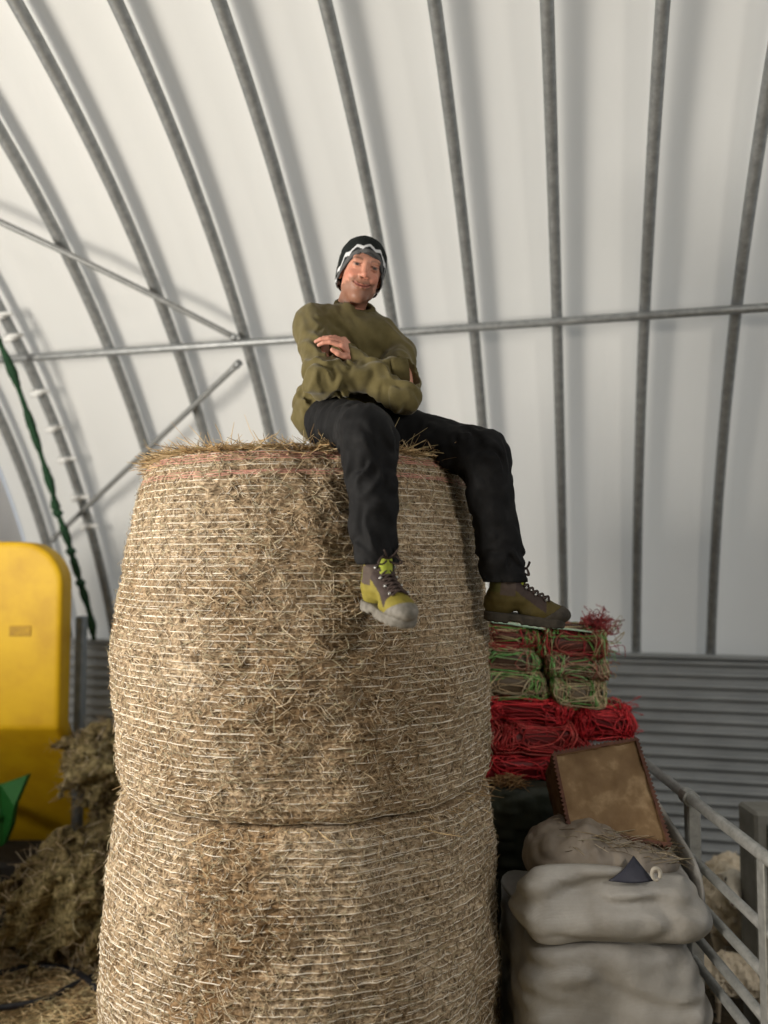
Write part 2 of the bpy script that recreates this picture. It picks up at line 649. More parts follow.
def floor_mat():
    m, nt, b = new_mat('straw_strewn_floor')
    tc = node(nt, 'ShaderNodeTexCoord')
    n = node(nt, 'ShaderNodeTexNoise', Scale=26.0, Detail=8.0, Roughness=0.7, Distortion=1.5)
    nt.links.new(tc.outputs['Object'], n.inputs['Vector'])
    r = node(nt, 'ShaderNodeValToRGB')
    r.color_ramp.elements[0].position, r.color_ramp.elements[1].position = 0.35, 0.7
    r.color_ramp.elements[0].color = (.10, .070, .030, 1)
    r.color_ramp.elements[1].color = (.55, .44, .23, 1)
    e = r.color_ramp.elements.new(0.5)
    e.color = (.32, .245, .12, 1)
    nt.links.new(n.outputs['Fac'], r.inputs[0])
    nt.links.new(r.outputs[0], b.inputs['Base Color'])
    bp = node(nt, 'ShaderNodeBump', Strength=0.8, Distance=0.02)
    nt.links.new(n.outputs['Fac'], bp.inputs['Height'])
    nt.links.new(bp.outputs[0], b.inputs['Normal'])
    b.inputs['Roughness'].default_value = 0.9
    return m


M['floor'] = floor_mat()
M['bedding'] = noise_mat('dark_bedding', (.020, .014, .008), (.075, .055, .028), 16, 0.9, 0.7, 50, dist=0.02)

# ================================================================== SETTING
# cover: a half-round sheet from floor to floor along the tunnel
XL, XR = -3.70, 5.0
A0, A1 = math.asin(max(-1, (0.0 - TZC) / TR_)), math.pi - math.asin((0.0 - TZC) / TR_)
bow = 0.035
RX0, RSP = -0.489 * TW, 0.079 * TW
nx, na = 180, 120
xs = np.linspace(XL, XR, nx)
AM = math.radians(112)
An = np.linspace(A0, AM, na)
V = np.array([arcp(x, a, -0.075 - bow * abs(math.sin(math.pi * (x - RX0) / RSP)) ** 1.0) for x in xs for a in An])
I = np.arange(nx * na).reshape(nx, na)
F = np.stack([I[:-1, :-1], I[1:, :-1], I[1:, 1:], I[:-1, 1:]], -1).reshape(-1, 4)
obj('ceiling', V, F, M['fabric'], kind='structure')
Af = np.linspace(AM, A1, 40)
V = np.array([arcp(x, a, -0.08) for x in (XL, XR) for a in Af] + [arcp(x, a, -0.11) for x in (XL, XR) for a in Af])
F = []
for i in range(39):
    F += [(i, 40 + i, 41 + i, i + 1), (80 + i, 81 + i, 121 + i, 120 + i)]
F += [(0, 80, 120, 40), (39, 79, 159, 119)]
obj('unseen_wall_front', V, F, M['absorbing_cover'], kind='structure')  # unseen front half made dark and opaque to hold back fill light
An = np.linspace(A0, A1, na)

# end wall on the left
mb = MB()
ring0 = [arcp(XL + 0.01, a, -0.06) for a in An]
ring1 = [arcp(XL - 0.05, a, -0.06) for a in An]
n = len(ring0)
mb.add(ring0 + ring1, [tuple(range(n)), tuple(range(2 * n - 1, n - 1, -1))] + [(i, i + n, (i + 1) % n + n, (i + 1) % n) for i in range(n)])
mb.build('wall_left', M['gable'], smooth=False, kind='structure')

# corrugated lower wall
YW = TW - 0.27
zt = Tinv(P(640, 657, 1))  # direction only
d = Tinv(ray(640, 657))
ZT = EYE + d[2] * (YW / d[1])
pit = 0.0655
nz = int(ZT / pit * 14)
zz = np.linspace(0.0, ZT, nz)
prof = 0.013 * np.cos(2 * math.pi * zz / pit)
V, nxw = [], 2
for x in (XL + 0.06, XR):
    for z, q in zip(zz, prof):
        V.append(T(x, YW - q, z))
for x in (XL + 0.06, XR):
    for z, q in zip(zz, prof):
        V.append(T(x, YW - q + 0.008, z))
I = np.arange(4 * nz).reshape(4, nz)
F = []
for i in range(nz - 1):
    F.append((I[0, i], I[1, i], I[1, i + 1], I[0, i + 1]))
    F.append((I[3, i], I[2, i], I[2, i + 1], I[3, i + 1]))
F.append((I[0, -1], I[1, -1], I[3, -1], I[2, -1]))
obj('wall_back', V, F, M['corrugated'], kind='structure')
mb = MB()
p0, p1 = T(XL + 0.06, YW - 0.005, ZT + 0.012), T(XR, YW - 0.005, ZT + 0.012)
Rt = np.array([[CP, SP, 0], [-SP, CP, 0], [0, 0, 1]])
mb.add(*cbox((p0 + p1) / 2, (XR - XL - 0.06, 0.05, 0.024), Rt, 0.006))
mb.build('trim_1', M['corrugated'], smooth=False, kind='structure')

# floor, and the dark bedding of the sheep pen as part of the floor
g = np.linspace(-5.5, 7, 90)
nf = make_noise(3, 0.7, 3)
GX, GY = np.meshgrid(np.linspace(-6, 6.5, 100), np.linspace(-4.5, 8, 100), indexing='ij')
pts = np.stack([GX.ravel(), GY.ravel(), np.zeros(GX.size)], 1)
z = 0.02 * nf(pts.astype(f32)) - 0.035
I = np.arange(10000).reshape(100, 100)
F = np.stack([I[:-1, :-1], I[1:, :-1], I[1:, 1:], I[:-1, 1:]], -1).reshape(-1, 4)
pts[:, 2] = z
obj('floor', pts, F, M['floor'], kind='structure')
# pen bedding: a raised mat behind the hurdle
nb = make_noise(5, 0.5, 3)
GX, GY = np.meshgrid(np.linspace(1.06, 3.4, 50), np.linspace(1.6, 4.75, 60), indexing='ij')
pts = np.stack([GX.ravel(), GY.ravel(), np.zeros(GX.size)], 1)
keep = np.array([Tinv(p)[1] < YW - 0.05 for p in pts])
for i in range(len(pts)):
    t = Tinv(pts[i])
    if t[1] > YW - 0.04:
        pts[i] = T(t[0], YW - 0.04, 0)
pts[:, 2] = 0.03 + 0.02 * nb(pts.astype(f32))
I = np.arange(3000).reshape(50, 60)
F = np.stack([I[:-1, :-1], I[1:, :-1], I[1:, 1:], I[:-1, 1:]], -1).reshape(-1, 4)
obj('pen_bedding', pts, F, M['bedding'], label='dark trodden bedding covering the sheep pen floor', cat='bedding', kind='stuff')

# added board screen, out of view, shading the yellow machine and hay heaps
mb = MB()
for i in range(7):
    mb.add(*cbox((-2.72, 2.45, .11 + i * .222), (1.05, .03, .212), np.eye(3), .006))
mb.build('added_shade_screen', M['boxside'], smooth=False, kind='structure')

# ribs
RIBS = {-2: -3.46, -1: -3.10}
for k in range(0, 12):
    RIBS[k] = RX0 + k * RSP
RL = {
    -2: 'grey arched steel rib against the pale end wall, above the yellow machine',
    -1: 'grey arched steel rib carrying a row of white clips beside the green rope',
    0: 'grey arched steel rib just right of the white clipped rib',
    1: 'grey arched steel rib meeting the top left corner, reaching the bale left edge',
    2: 'grey arched steel rib where the two diagonal braces meet',
    3: 'grey arched steel rib running down to the man shoulder on his left-hand side in view',
    4: 'grey arched steel rib passing directly behind the man head and beanie',
    5: 'grey arched steel rib first to the right of the man, ending behind his lap',
    6: 'grey arched steel rib dropping just above the boot on the net stack',
    7: 'grey arched steel rib whose foot meets the corrugated wall beside the net stack',
    8: 'grey arched steel rib standing farthest right within the picture',
}
for k, x in RIBS.items():
    if k > 8:
        lab = 'grey arched steel rib beyond the right edge of the picture'
    else:
        lab = RL[k]
    aa = np.linspace(A0, A1, 90)
    rr = 0.030 if k < 4 else 0.027
    V, F = tube([arcp(x, a, 0.0) for a in aa], rr, 14)
    root = thing('arched_rib', arcp(x, A0, 0), lab, 'rib', 'arched steel ribs of the tunnel')
    obj('rib_tube', V, F, M['rib'], root)
    mb = MB()
    pl = arcp(x, A0 + 0.012, 0.0)
    mb.add(*cbox(pl + np.array([0, 0, 0.02]), (0.16, 0.16, 0.05), Rt, 0.01))
    mb.build('foot_plate', M['rib'], root, smooth=False)
    if k == -1:
        for u, v in ((9, 316), (26, 337), (46, 393), (62, 429), (75, 460), (92, 498), (98, 527)):
            _, a = S(u, v, 0.05)
            mb = MB()
            c = arcp(x, a, 0.035)
            tdir = arcp(x, a + 0.01, 0.035) - c
            A_, B_, D_ = frame(tdir)
            mb.add(*tube([c - D_ * 0.012, c + D_ * 0.012], 0.042, 12))
            mb.add(*cbox(c + T(0.05, -0.02, 0), (0.10, 0.02, 0.02), Rt, 0.005))
            mb.build('clip', M['clip'], root, label='small white clip')

# purlin tube and wind braces
x_, ap = S(480, 327, 0.056)
V, F = tube([arcp(x, ap, 0.056) for x in np.linspace(XL + 0.02, XR, 40)], 0.021, 12)
obj('purlin_tube', V, F, M['rib'], label='long horizontal steel tube crossing all the ribs behind the man', cat='tube')


def brace(a, b, lab):
    xa, aa = S(*a, 0.07)
    xb, ab = S(*b, 0.07)
    n = 24
    pp = [arcp(xa + (xb - xa) * t, aa + (ab - aa) * t, 0.075) for t in np.linspace(0, 1, n)]
    root = thing('wind_brace', pp[-1], lab, 'brace', 'diagonal wind braces')
    obj('brace_tube', *tube(pp, 0.016, 12), M['tube'], root)
    for e, q in ((pp[0], pp[1]), (pp[-1], pp[-2])):
        mb = MB()
        mb.add(*tube([e, e + (q - e) * 0.45], 0.020, 12))
        mb.build('end_clamp', M['rib'], root)


brace((-60, 194), (237, 338), 'upper diagonal steel brace sloping down to the right towards the purlin')
brace((240, 362), (52, 540), 'lower diagonal steel brace sloping down to the left behind the bale')

# hanging green rope
ctrl = [(-14, 318, .20), (4, 352, .22), (22, 398, .24), (40, 452, .26), (52, 490, .27), (56, 508, .27), (66, 535, .28), (74, 562, .29), (82, 588, .29), (90, 615, .29), (94, 640, .29)]
pp = []
for u, v, off in ctrl:
    x, a = S(u, v, off)
    pp.append(arcp(x, a, off))
pp = spline(pp, 10)
rad = 0.021 + 0.006 * np.sin(np.arange(len(pp)) * .55) + 0.002 * rng.normal(size=len(pp))
rad = np.clip(rad, 0.014, 0.032)
root = thing('hanging_rope', pp[-1], 'dark green knotted rope hanging along the left tunnel wall', 'rope')
obj('rope_strand', *tube(pp, rad, 10), M['rope'], root)
for i in (52, 66, 78):
    obj('knot', *tube([pp[i] - [0, 0, .03], pp[i], pp[i] + [0, 0, .025]], [0.014, 0.036, 0.016], 10), M['rope'], root)

# ================================================================== BALES
BX, BY = -0.276, 2.85
ZTOP = P(300, 441, 2.19)[2]
ZSEAM = P(303, 834, 2.20)[2]


def bale(name, z0, z1, prof, seed, lab, brown_at=None, red=False, leanx=0.0):
    g = np.random.default_rng(seed)
    H = z1 - z0
    ts = np.array([p[0] for p in prof])
    rs_ = np.array([p[1] for p in prof])
    nz, nth = 330, 720
    tt = np.linspace(0, 1, nz)
    R = np.interp(tt, ts, rs_)
    k = 15
    Rs = np.convolve(np.pad(R, k, mode='edge'), np.ones(2 * k + 1) / (2 * k + 1), 'valid')
    # rounded shoulders top and bottom
    e = 0.060 / H
    edge = np.where(tt < e, 1 - np.sqrt(np.clip(1 - (1 - tt / e) ** 2, 0, 1)), np.where(tt > 1 - e, 1 - np.sqrt(np.clip(1 - ((tt - 1 + e) / e) ** 2, 0, 1)), 0)) * (0.036 + 0.018 * (tt < .5 if red else tt > .5))
    Rs = Rs - edge
    th = np.linspace(0, 2 * math.pi, nth, endpoint=False)
    cx = BX + leanx * (tt - 0.5)
    n1 = make_noise(seed + 1, 0.35, 3)
    n2 = make_noise(seed + 2, 0.035, 2)
    pitch = 0.0205
    nring = int(H / pitch)

    def surf(t, a, off=0.0):
        """bale surface point at height fraction t and angle a (arrays)"""
        r = np.interp(t, tt, Rs)
        q = np.stack([np.cos(a), np.sin(a), t * H * 1.6], 1).astype(f32)
        dr = 0.008 * n1(q * f32(0.66)) + 0.0026 * n2(q * f32(0.66))
        groove = 0.0022 * np.cos(2 * math.pi * t * nring)
        rr = r + dr - groove + off
        x = BX + leanx * (t - 0.5)
        return np.stack([x + rr * np.cos(a), BY + rr * np.sin(a), z0 + t * H], 1)

    TT, AA = np.meshgrid(tt, th, indexing='ij')
    V = surf(TT.ravel(), AA.ravel())
    # colour of the hay itself: weathered pale all round, one browner stripe where the net has slipped
    cols = np.ones((len(V), 3))
    if brown_at is not None:
        a0, w, amt = brown_at
        da = (AA.ravel() - a0 + math.pi) % (2 * math.pi) - math.pi
        m = np.exp(-(da + 0.12 * n1(V.astype(f32))) ** 2 / (2 * w * w)) * amt
        cols = cols * (1 - m[:, None] * np.array([0.32, 0.42, 0.54]))
    I = np.arange(nz * nth).reshape(nz, nth)
    J = np.roll(I, -1, axis=1)
    F = np.stack([I[:-1], J[:-1], J[1:], I[1:]], -1).reshape(-1, 4)
    # end caps: domed rings
    caps = []
    base = len(V)
    extra, ecol, Fc = [], [], []
    for end, row in ((0, I[0]), (1, I[-1])):
        prev = row
        for fr in (0.9, 0.75, 0.55, 0.3, 0.08):
            x = BX + leanx * (end - 0.5)
            rr = Rs[-1 if end else 0] * fr
            zc = (z1 + 0.012 * (1 - fr)) if end else (z0 - 0.0)
            ringi = base + len(extra) + np.arange(nth)
            q = np.stack([x + rr * np.cos(th), BY + rr * np.sin(th), np.full(nth, zc)], 1)
            q[:, 2] += 0.008 * n2(q.astype(f32)) * (1 if end else 0.0)
            extra += list(q)
            nxt = ringi
            a, b = prev, nxt
            quad = np.stack([a, np.roll(a, -1), np.roll(b, -1), b], 1)
            Fc.append(quad if end else quad[:, ::-1])
            prev = nxt
    V = np.vstack([V, np.array(extra)])
    cols = np.vstack([cols, np.ones((len(extra), 3))])
    # close the last small hole with quads across it
    F = np.vstack([F] + Fc)
    root = thing('round_bale', (BX, BY, z0), lab, 'hay bale', 'round hay bales stacked in a column')
    obj('hay_body', V, F, M['hay'], root, cols=cols)

    # net wrap: fine threads round the bale
    NV, NF, NC, nb_ = [], [], [], 0
    ns = 260
    a = np.linspace(0, 2 * math.pi, ns, endpoint=False)
    wob = make_noise(seed + 5, 0.3, 2)
    sect = np.array([[1, 0], [0, 1], [-1, 0], [0, -1]])
    for i in range(nring):
        t0 = (i + 0.5) / nring
        for s_ in range(2):
            tr = t0 + (0.0 if s_ == 0 else g.uniform(-0.35, 0.35) / nring)
            if s_ == 1 and g.random() < 0.45:
                continue
            q = np.stack([np.cos(a), np.sin(a), np.full(ns, tr * 3 + s_ * 5)], 1).astype(f32)
            t = np.clip(tr + 0.0008 * wob(q), 0.004, 0.996)
            rad = (0.0014 if s_ == 0 else 0.0009) * g.uniform(0.8, 1.15)
            isred = red and (abs(t0 - 0.975) < 0.014 or abs(t0 - 0.930) < 0.012)
            if isred:
                continue
            hid = np.clip(wob(q * f32(2.3)) * 0.6, -1, 1)   # where hay covers the thread
            mk = 0
            if brown_at is not None:
                da_ = (a - brown_at[0] + math.pi) % (2 * math.pi) - math.pi
                mk = np.exp(-da_ ** 2 / (2 * brown_at[1] ** 2)) * brown_at[2]
            c = surf(t, a, 0.0008 - 0.005 * np.clip(hid, 0, 1) - .0035 * mk * (hid > -.35))
            rdir = np.stack([np.cos(a), np.sin(a)], 1)
            ringv = np.empty((ns, 4, 3))
            for k4, (sr, sz) in enumerate(sect):
                ringv[:, k4, :2] = c[:, :2] + rdir * (sr * rad)
                ringv[:, k4, 2] = c[:, 2] + sz * rad
            NV.append(ringv.reshape(-1, 3))
            ii = nb_ + np.arange(ns * 4).reshape(ns, 4)
            jj = np.roll(ii, -1, axis=0)
            NF.append(np.stack([ii, np.roll(ii, -1, 1), np.roll(jj, -1, 1), jj], -1).reshape(-1, 4))
            NC.append(np.repeat([[1.0, 1.0, 1.0]], ns * 4, 0) * g.uniform(0.85, 1.1))
            nb_ += ns * 4
    obj('net_wrap', np.vstack(NV), np.vstack(NF), M['net'], root, cols=np.vstack(NC), label='fine cream net threads wound round the bale')
    # zigzag cross threads of the net
    N = 2600
    aa = g.uniform(0, 2 * math.pi, N)
    t = (g.integers(0, nring, N) + 0.5) / nring
    t1 = np.clip(t + 1.0 / nring, 0, 0.995)
    da = g.uniform(0.006, 0.03, N) * g.choice([-1, 1], N)
    p0, p2 = surf(t, aa, 0.001), surf(t1, aa + da, 0.001)
    p1 = surf((t + t1) / 2, aa + da / 2, 0.0015)
    V, F = strands(p0, p1, p2, 0.0008)
    obj('cross_threads', V, F, M['net'], root, cols=np.ones((len(V), 3)), kind='stuff')
    if red:
        RV, RF, RC, nb2 = [], [], [], 0
        for tc_, nn, wd in ((0.977, 4, 0.010), (0.931, 3, 0.006)):
            for i in range(nn):
                tr = tc_ + (i / (nn - 1) - 0.5) * 2 * wd
                q = np.stack([np.cos(a), np.sin(a), np.full(ns, tr * 9)], 1).astype(f32)
                t = np.clip(tr + 0.002 * wob(q), 0, 0.996)
                c = surf(t, a, 0.0008)
                V, F = tube(c, 0.0017, 4, closed=True)
                RV.append(np.array(V))
                RF.append(np.array(F) + nb2)
                nb2 += len(V)
        RV = np.vstack(RV)
        obj('red_edge_threads', RV, np.vstack(RF), M['plain'], root, cols=np.tile([[.50, .24, .19]], (len(RV), 1)), label='two faded red bands of thread round the top edge')
    # wisps of hay lying on and poking out of the side, thicker towards the camera-facing half
    N = 24000
    aa = g.uniform(math.pi * 0.93, math.pi * 2.07, N)
    t = g.uniform(0.0, 1.0, N)
    L = g.gamma(2.2, 0.011, N) + 0.008
    ang = g.normal(0, 0.75, N)
    r = np.interp(t, tt, Rs)
    dth, dz = np.cos(ang) * L / r, np.sin(ang) * L
    o0 = g.uniform(-0.002, 0.002, N)
    lift = np.where(g.random(N) < 0.12, g.uniform(0.004, 0.016, N), g.uniform(-0.002, 0.003, N))
    t2 = np.clip(t + dz / H, 0.0, 1.0)
    p0, p2 = surf(t, aa, o0), surf(t2, aa + dth, lift)
    p1 = surf((t + t2) / 2, aa + dth / 2 + g.normal(0, 0.004, N), np.maximum(o0, lift) * 0.5 + 0.0022)
    V, F = strands(p0, p1, p2, g.uniform(0.0005, 0.0012, N))
    c = straw_cols(N, g, 0.95)
    obj('hay_wisps', V, F, M['straw'], root, cols=c, kind='stuff')
    # tufts at the rims
    N = 5200 if red else 650
    aa = g.uniform(math.pi * 0.75, math.pi * 2.25, N)
    t = 1 - g.gamma(1.3, 0.006, N)
    p0 = surf(np.clip(t, 0, 1), aa, -0.004 - g.uniform(0, 0.05, N) * (g.random(N) < 0.5))
    L = g.gamma(2.4, 0.014, N) + 0.014
    dirv = np.stack([np.cos(aa) * g.uniform(-0.3, 0.9, N) + g.normal(0, 0.8, N), np.sin(aa) * g.uniform(-0.3, 0.9, N) + g.normal(0, 0.8, N), (g.uniform(-0.25, 0.42, N) if red else g.uniform(-0.5, 0.05, N))], 1)
    dirv /= np.linalg.norm(dirv, axis=1)[:, None]
    if red:
        p0[:, 2] = np.where(g.random(N) < 0.6, z1 + 0.004, p0[:, 2])
    p2 = p0 + dirv * L[:, None]
    if not red:
        p2[:, 2] = np.minimum(p2[:, 2], z1 - 0.001)
    p1 = (p0 + p2) / 2 + g.normal(0, 0.003, (N, 3))
    V, F = strands(p0, p1, p2, g.uniform(0.0007, 0.0016, N))
    obj('rim_hay', V, F, M['straw'], root, cols=straw_cols(N, g, 1.15) * [1.05, .95, .78], kind='stuff')
    return surf


lower_surf = bale('lower', 0.0, ZSEAM, [(0, .664), (.3, .664), (.6, .657), (.8, .646), (.93, .634), (1, .625)], 11,
     'lower of two stacked round hay bales, browner, carrying the other bale', brown_at=(math.pi * 1.425, 0.17, 1.05), leanx=0.02)
upper_surf = bale('upper', ZSEAM, ZTOP, [(0, .626), (.1, .638), (.35, .642), (.55, .634), (.75, .606), (.9, .575), (1, .553)], 31,
     'upper of two stacked round hay bales, with the man sitting on top', brown_at=(math.pi * 1.56, 0.38, 0.6), red=True, leanx=0.0)

# ================================================================== THE MAN
def nrm(a):
    a = np.asarray(a, float)
    return a / np.linalg.norm(a)


SEAT = ZTOP + 0.012
J = dict(
    rs=P(313, 324, 2.72), re=P(322, 380, 2.54), rw=P(395, 372, 2.550),
    ls=P(396, 353, 2.75), le=P(404, 399, 2.515), lw=P(346, 356, 2.595),
    neck=P(354, 309, 2.80), chest=P(349, 350, 2.775), belly=P(344, 402, 2.73), pelvis=P(341, 424, 2.70),
    rh=P(333, 427, 2.64), rk=P(367, 434, 2.185), ra=P(377, 563, 2.165),
    lh=P(368, 425, 2.70), lk=P(484, 455, 2.50), la=P(505, 582, 2.50),
)
man = thing('person', (J['pelvis'][0], J['pelvis'][1], SEAT),
            'smiling man in olive sweatshirt and black trousers, arms crossed, sitting on the upper bale', 'person')

# ---- head frame: x to his left (image right), y out of the face, z up
HC = P(361.5, 272, 2.72)
fy = nrm(np.array([0.20, -1.0, -0.20]))
upv = nrm(np.array([0.19, 0.0, 1.0]))
fx = nrm(np.cross(upv, -fy)) * -1.0
fx = nrm(np.cross(fy, upv))
if fx[0] < 0:
    fx = -fx
fz = nrm(np.cross(fx, fy)) if np.cross(fx, fy)[2] > 0 else nrm(np.cross(fy, fx))
HR = np.stack([fx, fy, fz], 1)          # columns


def to_head(V):
    return (V - HC) @ HR


def from_head(q):
    return HC + np.asarray(q) @ HR.T


def head_sdf(p):
    d = ell(p, (0, -.014, .030), (.074, .094, .086))
    d = su(d, ell(p, (0, .018, -.030), (.057, .070, .080)), .02)
    d = su(d, ell(p, (0, .058, -.094), (.027, .024, .019)), .025)
    for s in (-1, 1):
        d = su(d, ell(p, (s * .040, .010, -.060), (.017, .030, .028)), .02)
        d = su(d, ell(p, (s * .034, .064, -.028), (.019, .016, .016)), .018)     # smiling cheeks
        d = su(d, ell(p, (s * .068, -.012, -.012), (.008, .018, .028)), .006)    # ears
    d = su(d, cone(p, (-.036, .073, .026), (.036, .073, .026), .012, .012), .012)
    for s in (-1, 1):
        d = ss(d, ell(p, (s * .031, .094, .006), (.017, .014, .010)), .008)
        d = su(d, ell(p, (s * .031, .072, .005), (.0135, .0125, .0125)), .002)
        d = su(d, cone(p, (s * .019, .083, .013), (s * .045, .074, .011), .0035, .003), .003)   # upper lid
        d = su(d, cone(p, (s * .020, .081, .001), (s * .044, .074, .001), .0032, .0028), .003)  # lower lid, squeezed by the smile
    d = su(d, cone(p, (0, .080, .016), (0, .103, -.024), .0080, .0115), .010)
    for s in (-1, 1):
        d = su(d, ell(p, (s * .0125, .092, -.028), (.0085, .0105, .0080)), .006)
        d = ss(d, ell(p, (s * .0065, .100, -.036), (.0035, .004, .004)), .002)
        d = ss(d, cone(p, (s * .019, .092, -.030), (s * .033, .078, -.056), .0028, .0020), .006)
    # smiling mouth
    pts = [(-.030, .073, -.050), (-.016, .0850, -.0585), (0, .0885, -.0600), (.016, .0850, -.0585), (.030, .073, -.050)]
    for a, b in zip(pts[:-1], pts[1:]):
        a2, b2 = np.array(a), np.array(b)
        d = su(d, cone(p, a2 + (0, -.0025, .0035), b2 + (0, -.0025, .0035), .0038, .0038), .004)
        d = su(d, cone(p, a2 * (.85, 1, 1) + (0, -.0015, -.0060), b2 * (.85, 1, 1) + (0, -.0015, -.0060), .0048, .0048), .004)
    for a, b in zip(pts[:-1], pts[1:]):
        d = ss(d, cone(p, a, b, .0022, .0022), .0025)
    # neck
    d = su(d, cone(p, (0, -.026, -.060), (-.01, -.056, -.180), .049, .054), .02)
    return d


Vh, Fh = surfnet(head_sdf, (-.10, -.13, -.20), (.10, .13, .135), .0021)
Vh = relax(Vh, Fh, 1, .4)


def face_cols(q):
    n = make_noise(77, .03, 2)
    base = np.tile([[.52, .255, .175]], (len(q), 1))
    x, y, z = np.abs(q[:, 0]), q[:, 1], q[:, 2]

    def blend(m, c):
        nonlocal base
        base = base * (1 - m[:, None]) + np.array(c) * m[:, None]
    # ruddy cheeks and nose
    blend(.45 * np.exp(-(((x - .042) / .02) ** 2 + ((z + .026) / .018) ** 2)) * (y > .03), (.55, .18, .12))
    blend(.40 * np.exp(-((x / .013) ** 2 + ((z + .024) / .014) ** 2)) * (y > .08), (.55, .18, .12))
    # stubble on jaw, chin and upper lip
    st = np.clip((-.050 - z - .35 * np.clip(.04 - y, -.05, .08) + .010 * n(q.astype(f32))) / .014, 0, 1)
    st = np.maximum(st, np.exp(-((z + .047) / .007) ** 2) * (x < .026) * (y > .07))
    blend(st * .82 * (z > -.125), (.20, .10, .062))
    # lips
    zm = -.0600 + .011 * (x / .030) ** 2
    lip = np.exp(-((z - zm + .001) / .0058) ** 4) * np.clip((.030 - x) / .006, 0, 1) * (y > .055)
    blend(lip * .8, (.36, .115, .085))
    blend(np.exp(-((z - zm) / .0016) ** 2) * np.clip((.031 - x) / .005, 0, 1) * (y > .055), (.10, .03, .025))
    # eyebrows, lashes, eyes
    br = np.exp(-((z - .0275 + .12 * (x - .03) ** 2 / .01) / .0045) ** 2) * (x > .013) * (x < .050) * (y > .05)
    blend(br * .75, (.10, .055, .03))
    eye = np.exp(-((z - .0062) / .0036) ** 4) * np.exp(-((x - .0315) / .0105) ** 6) * (y > .05)
    blend(eye * .85, (.26, .20, .17))  # eye whites and iris darkened to paint in the socket shade
    ir = np.exp(-(((x - .0312) /   .0062) ** 4 + ((z - .0062) / .0045) ** 4)) * (y > .06)
    blend(ir, (.020, .020, .018))
    ls = np.exp(-((z - .0105) / .0016) ** 2) * (x > .018) * (x < .046) * (y > .06)
    blend(ls * .8, (.06, .03, .02))
    ns = np.exp(-(((x - .0065) / .0036) ** 2 + ((z + .0365) / .003) ** 2)) * (y > .085)
    blend(ns * .8, (.12, .035, .025))
    return base


Ch = face_cols(Vh)
Vh = from_head(Vh)


def rot_to(d, side):
    """frame with x along d and z nearest to side"""
    x = nrm(d)
    z = np.asarray(side, float) - x * np.dot(side, x)
    z = nrm(z)
    return np.stack([x, np.cross(z, x), z], 1)


def hand(wrist, d, back, curl, thumb_side, spread=.10, scale=1.0):
    """a hand from the wrist: d points along the metacarpals, back is the normal of the back of the hand;
    four fingers of different lengths with two knuckle bends each and a thumb from the side of the palm"""
    R = rot_to(d, back)
    segs = []
    lens = [(.044, .026, .020), (.049, .030, .022), (.046, .028, .021), (.036, .021, .018)]
    ys = np.array([.031, .0105, -.0105, -.031]) * thumb_side
    for i, (L, y) in enumerate(zip(lens, ys)):
        p = np.array([.092 - .005 * abs(i - 1), y, 0])
        ang = -curl * .25
        yaw = spread * (1.2 - i * .8) * thumb_side * .5
        r = .0092 - (.0012 if i == 3 else 0)
        for j, l in enumerate(L):
            ang -= curl * (.55, .75, .6)[j]
            q = p + l * np.array([math.cos(ang) * math.cos(yaw), math.sin(yaw), math.sin(ang)])
            segs.append((p, q, r, r * .92))
            p, r = q, r * .92
    th = [np.array([.020, .026 * thumb_side, -.004]), np.array([.052, .050 * thumb_side, -.012]), np.array([.080, .058 * thumb_side, -.018]), np.array([.104, .056 * thumb_side, -.026])]
    tr = [.0145, .0120, .0105, .0088]

    def fn(p):
        d_ = rbox(p, (.050, 0, 0), (.048, .040, .0135), .013)
        d_ = su(d_, cone(p, (-.05, 0, 0), (.015, 0, 0), .026, .025), .02)
        for a, b, r0, r1 in segs:
            d_ = su(d_, cone(p, a, b, r0, r1), .0035)
        for i in range(3):
            d_ = su(d_, cone(p, th[i], th[i + 1], tr[i], tr[i + 1]), .006)
        for i in range(4):
            a, b = segs[i * 3][0], segs[i * 3][1]
            d_ = su(d_, ell(p, a + np.array([0, 0, .004]), (.010, .0085, .008)), .005)
        return d_
    V, F = surfnet(fn, (-.06, -.075, -.10), (.215, .075, .045), .0026)
    V = relax(V, F, 1, .4)
    x, y, z = V.T
    c = np.tile([[.52, .25, .175]], (len(V), 1))
    kn = np.zeros(len(V))
    for i in range(4):
        for j in (0, 1, 2):
            a = segs[i * 3 + j][0]
            kn = np.maximum(kn, np.exp(-((V - a) ** 2).sum(1) / .009 ** 2))
        a, b, r0, r1 = segs[i * 3 + 2]
        # nail on the back of the fingertip
        dirn = nrm(b - a)
        nrmz = nrm(np.array([0, 0, 1.0]) - dirn * dirn[2])
        npos = b + nrmz * r1 * .85
        m = np.exp(-(((V - npos) ** 2).sum(1) / .0062 ** 2) ** 2)
        c = c * (1 - .5 * m[:, None]) + np.array([.62, .36, .30]) * .5 * m[:, None]
    c = c * (1 - .25 * kn[:, None]) + np.array([.48, .17, .12]) * .25 * kn[:, None]
    return np.asarray(wrist) + V * scale @ R.T, F, c


# left hand lies on his right upper arm, right hand is tucked beneath the left upper arm
lh_w = P(358, 359, 2.585)
lh_tip = P(331, 331, 2.530)
LH = hand(lh_w + nrm(lh_w - lh_tip) * 0.0, lh_tip - lh_w, nrm(np.array([-.10, -.60, .75])), .62, 1, .015, .86)
rh_w = P(381, 374, 2.560)
rh_tip = P(391, 376, 2.68)
RH = hand(rh_w, rh_tip - rh_w, nrm(np.array([.9, -.3, .2])), .8, -1, .02, .72)


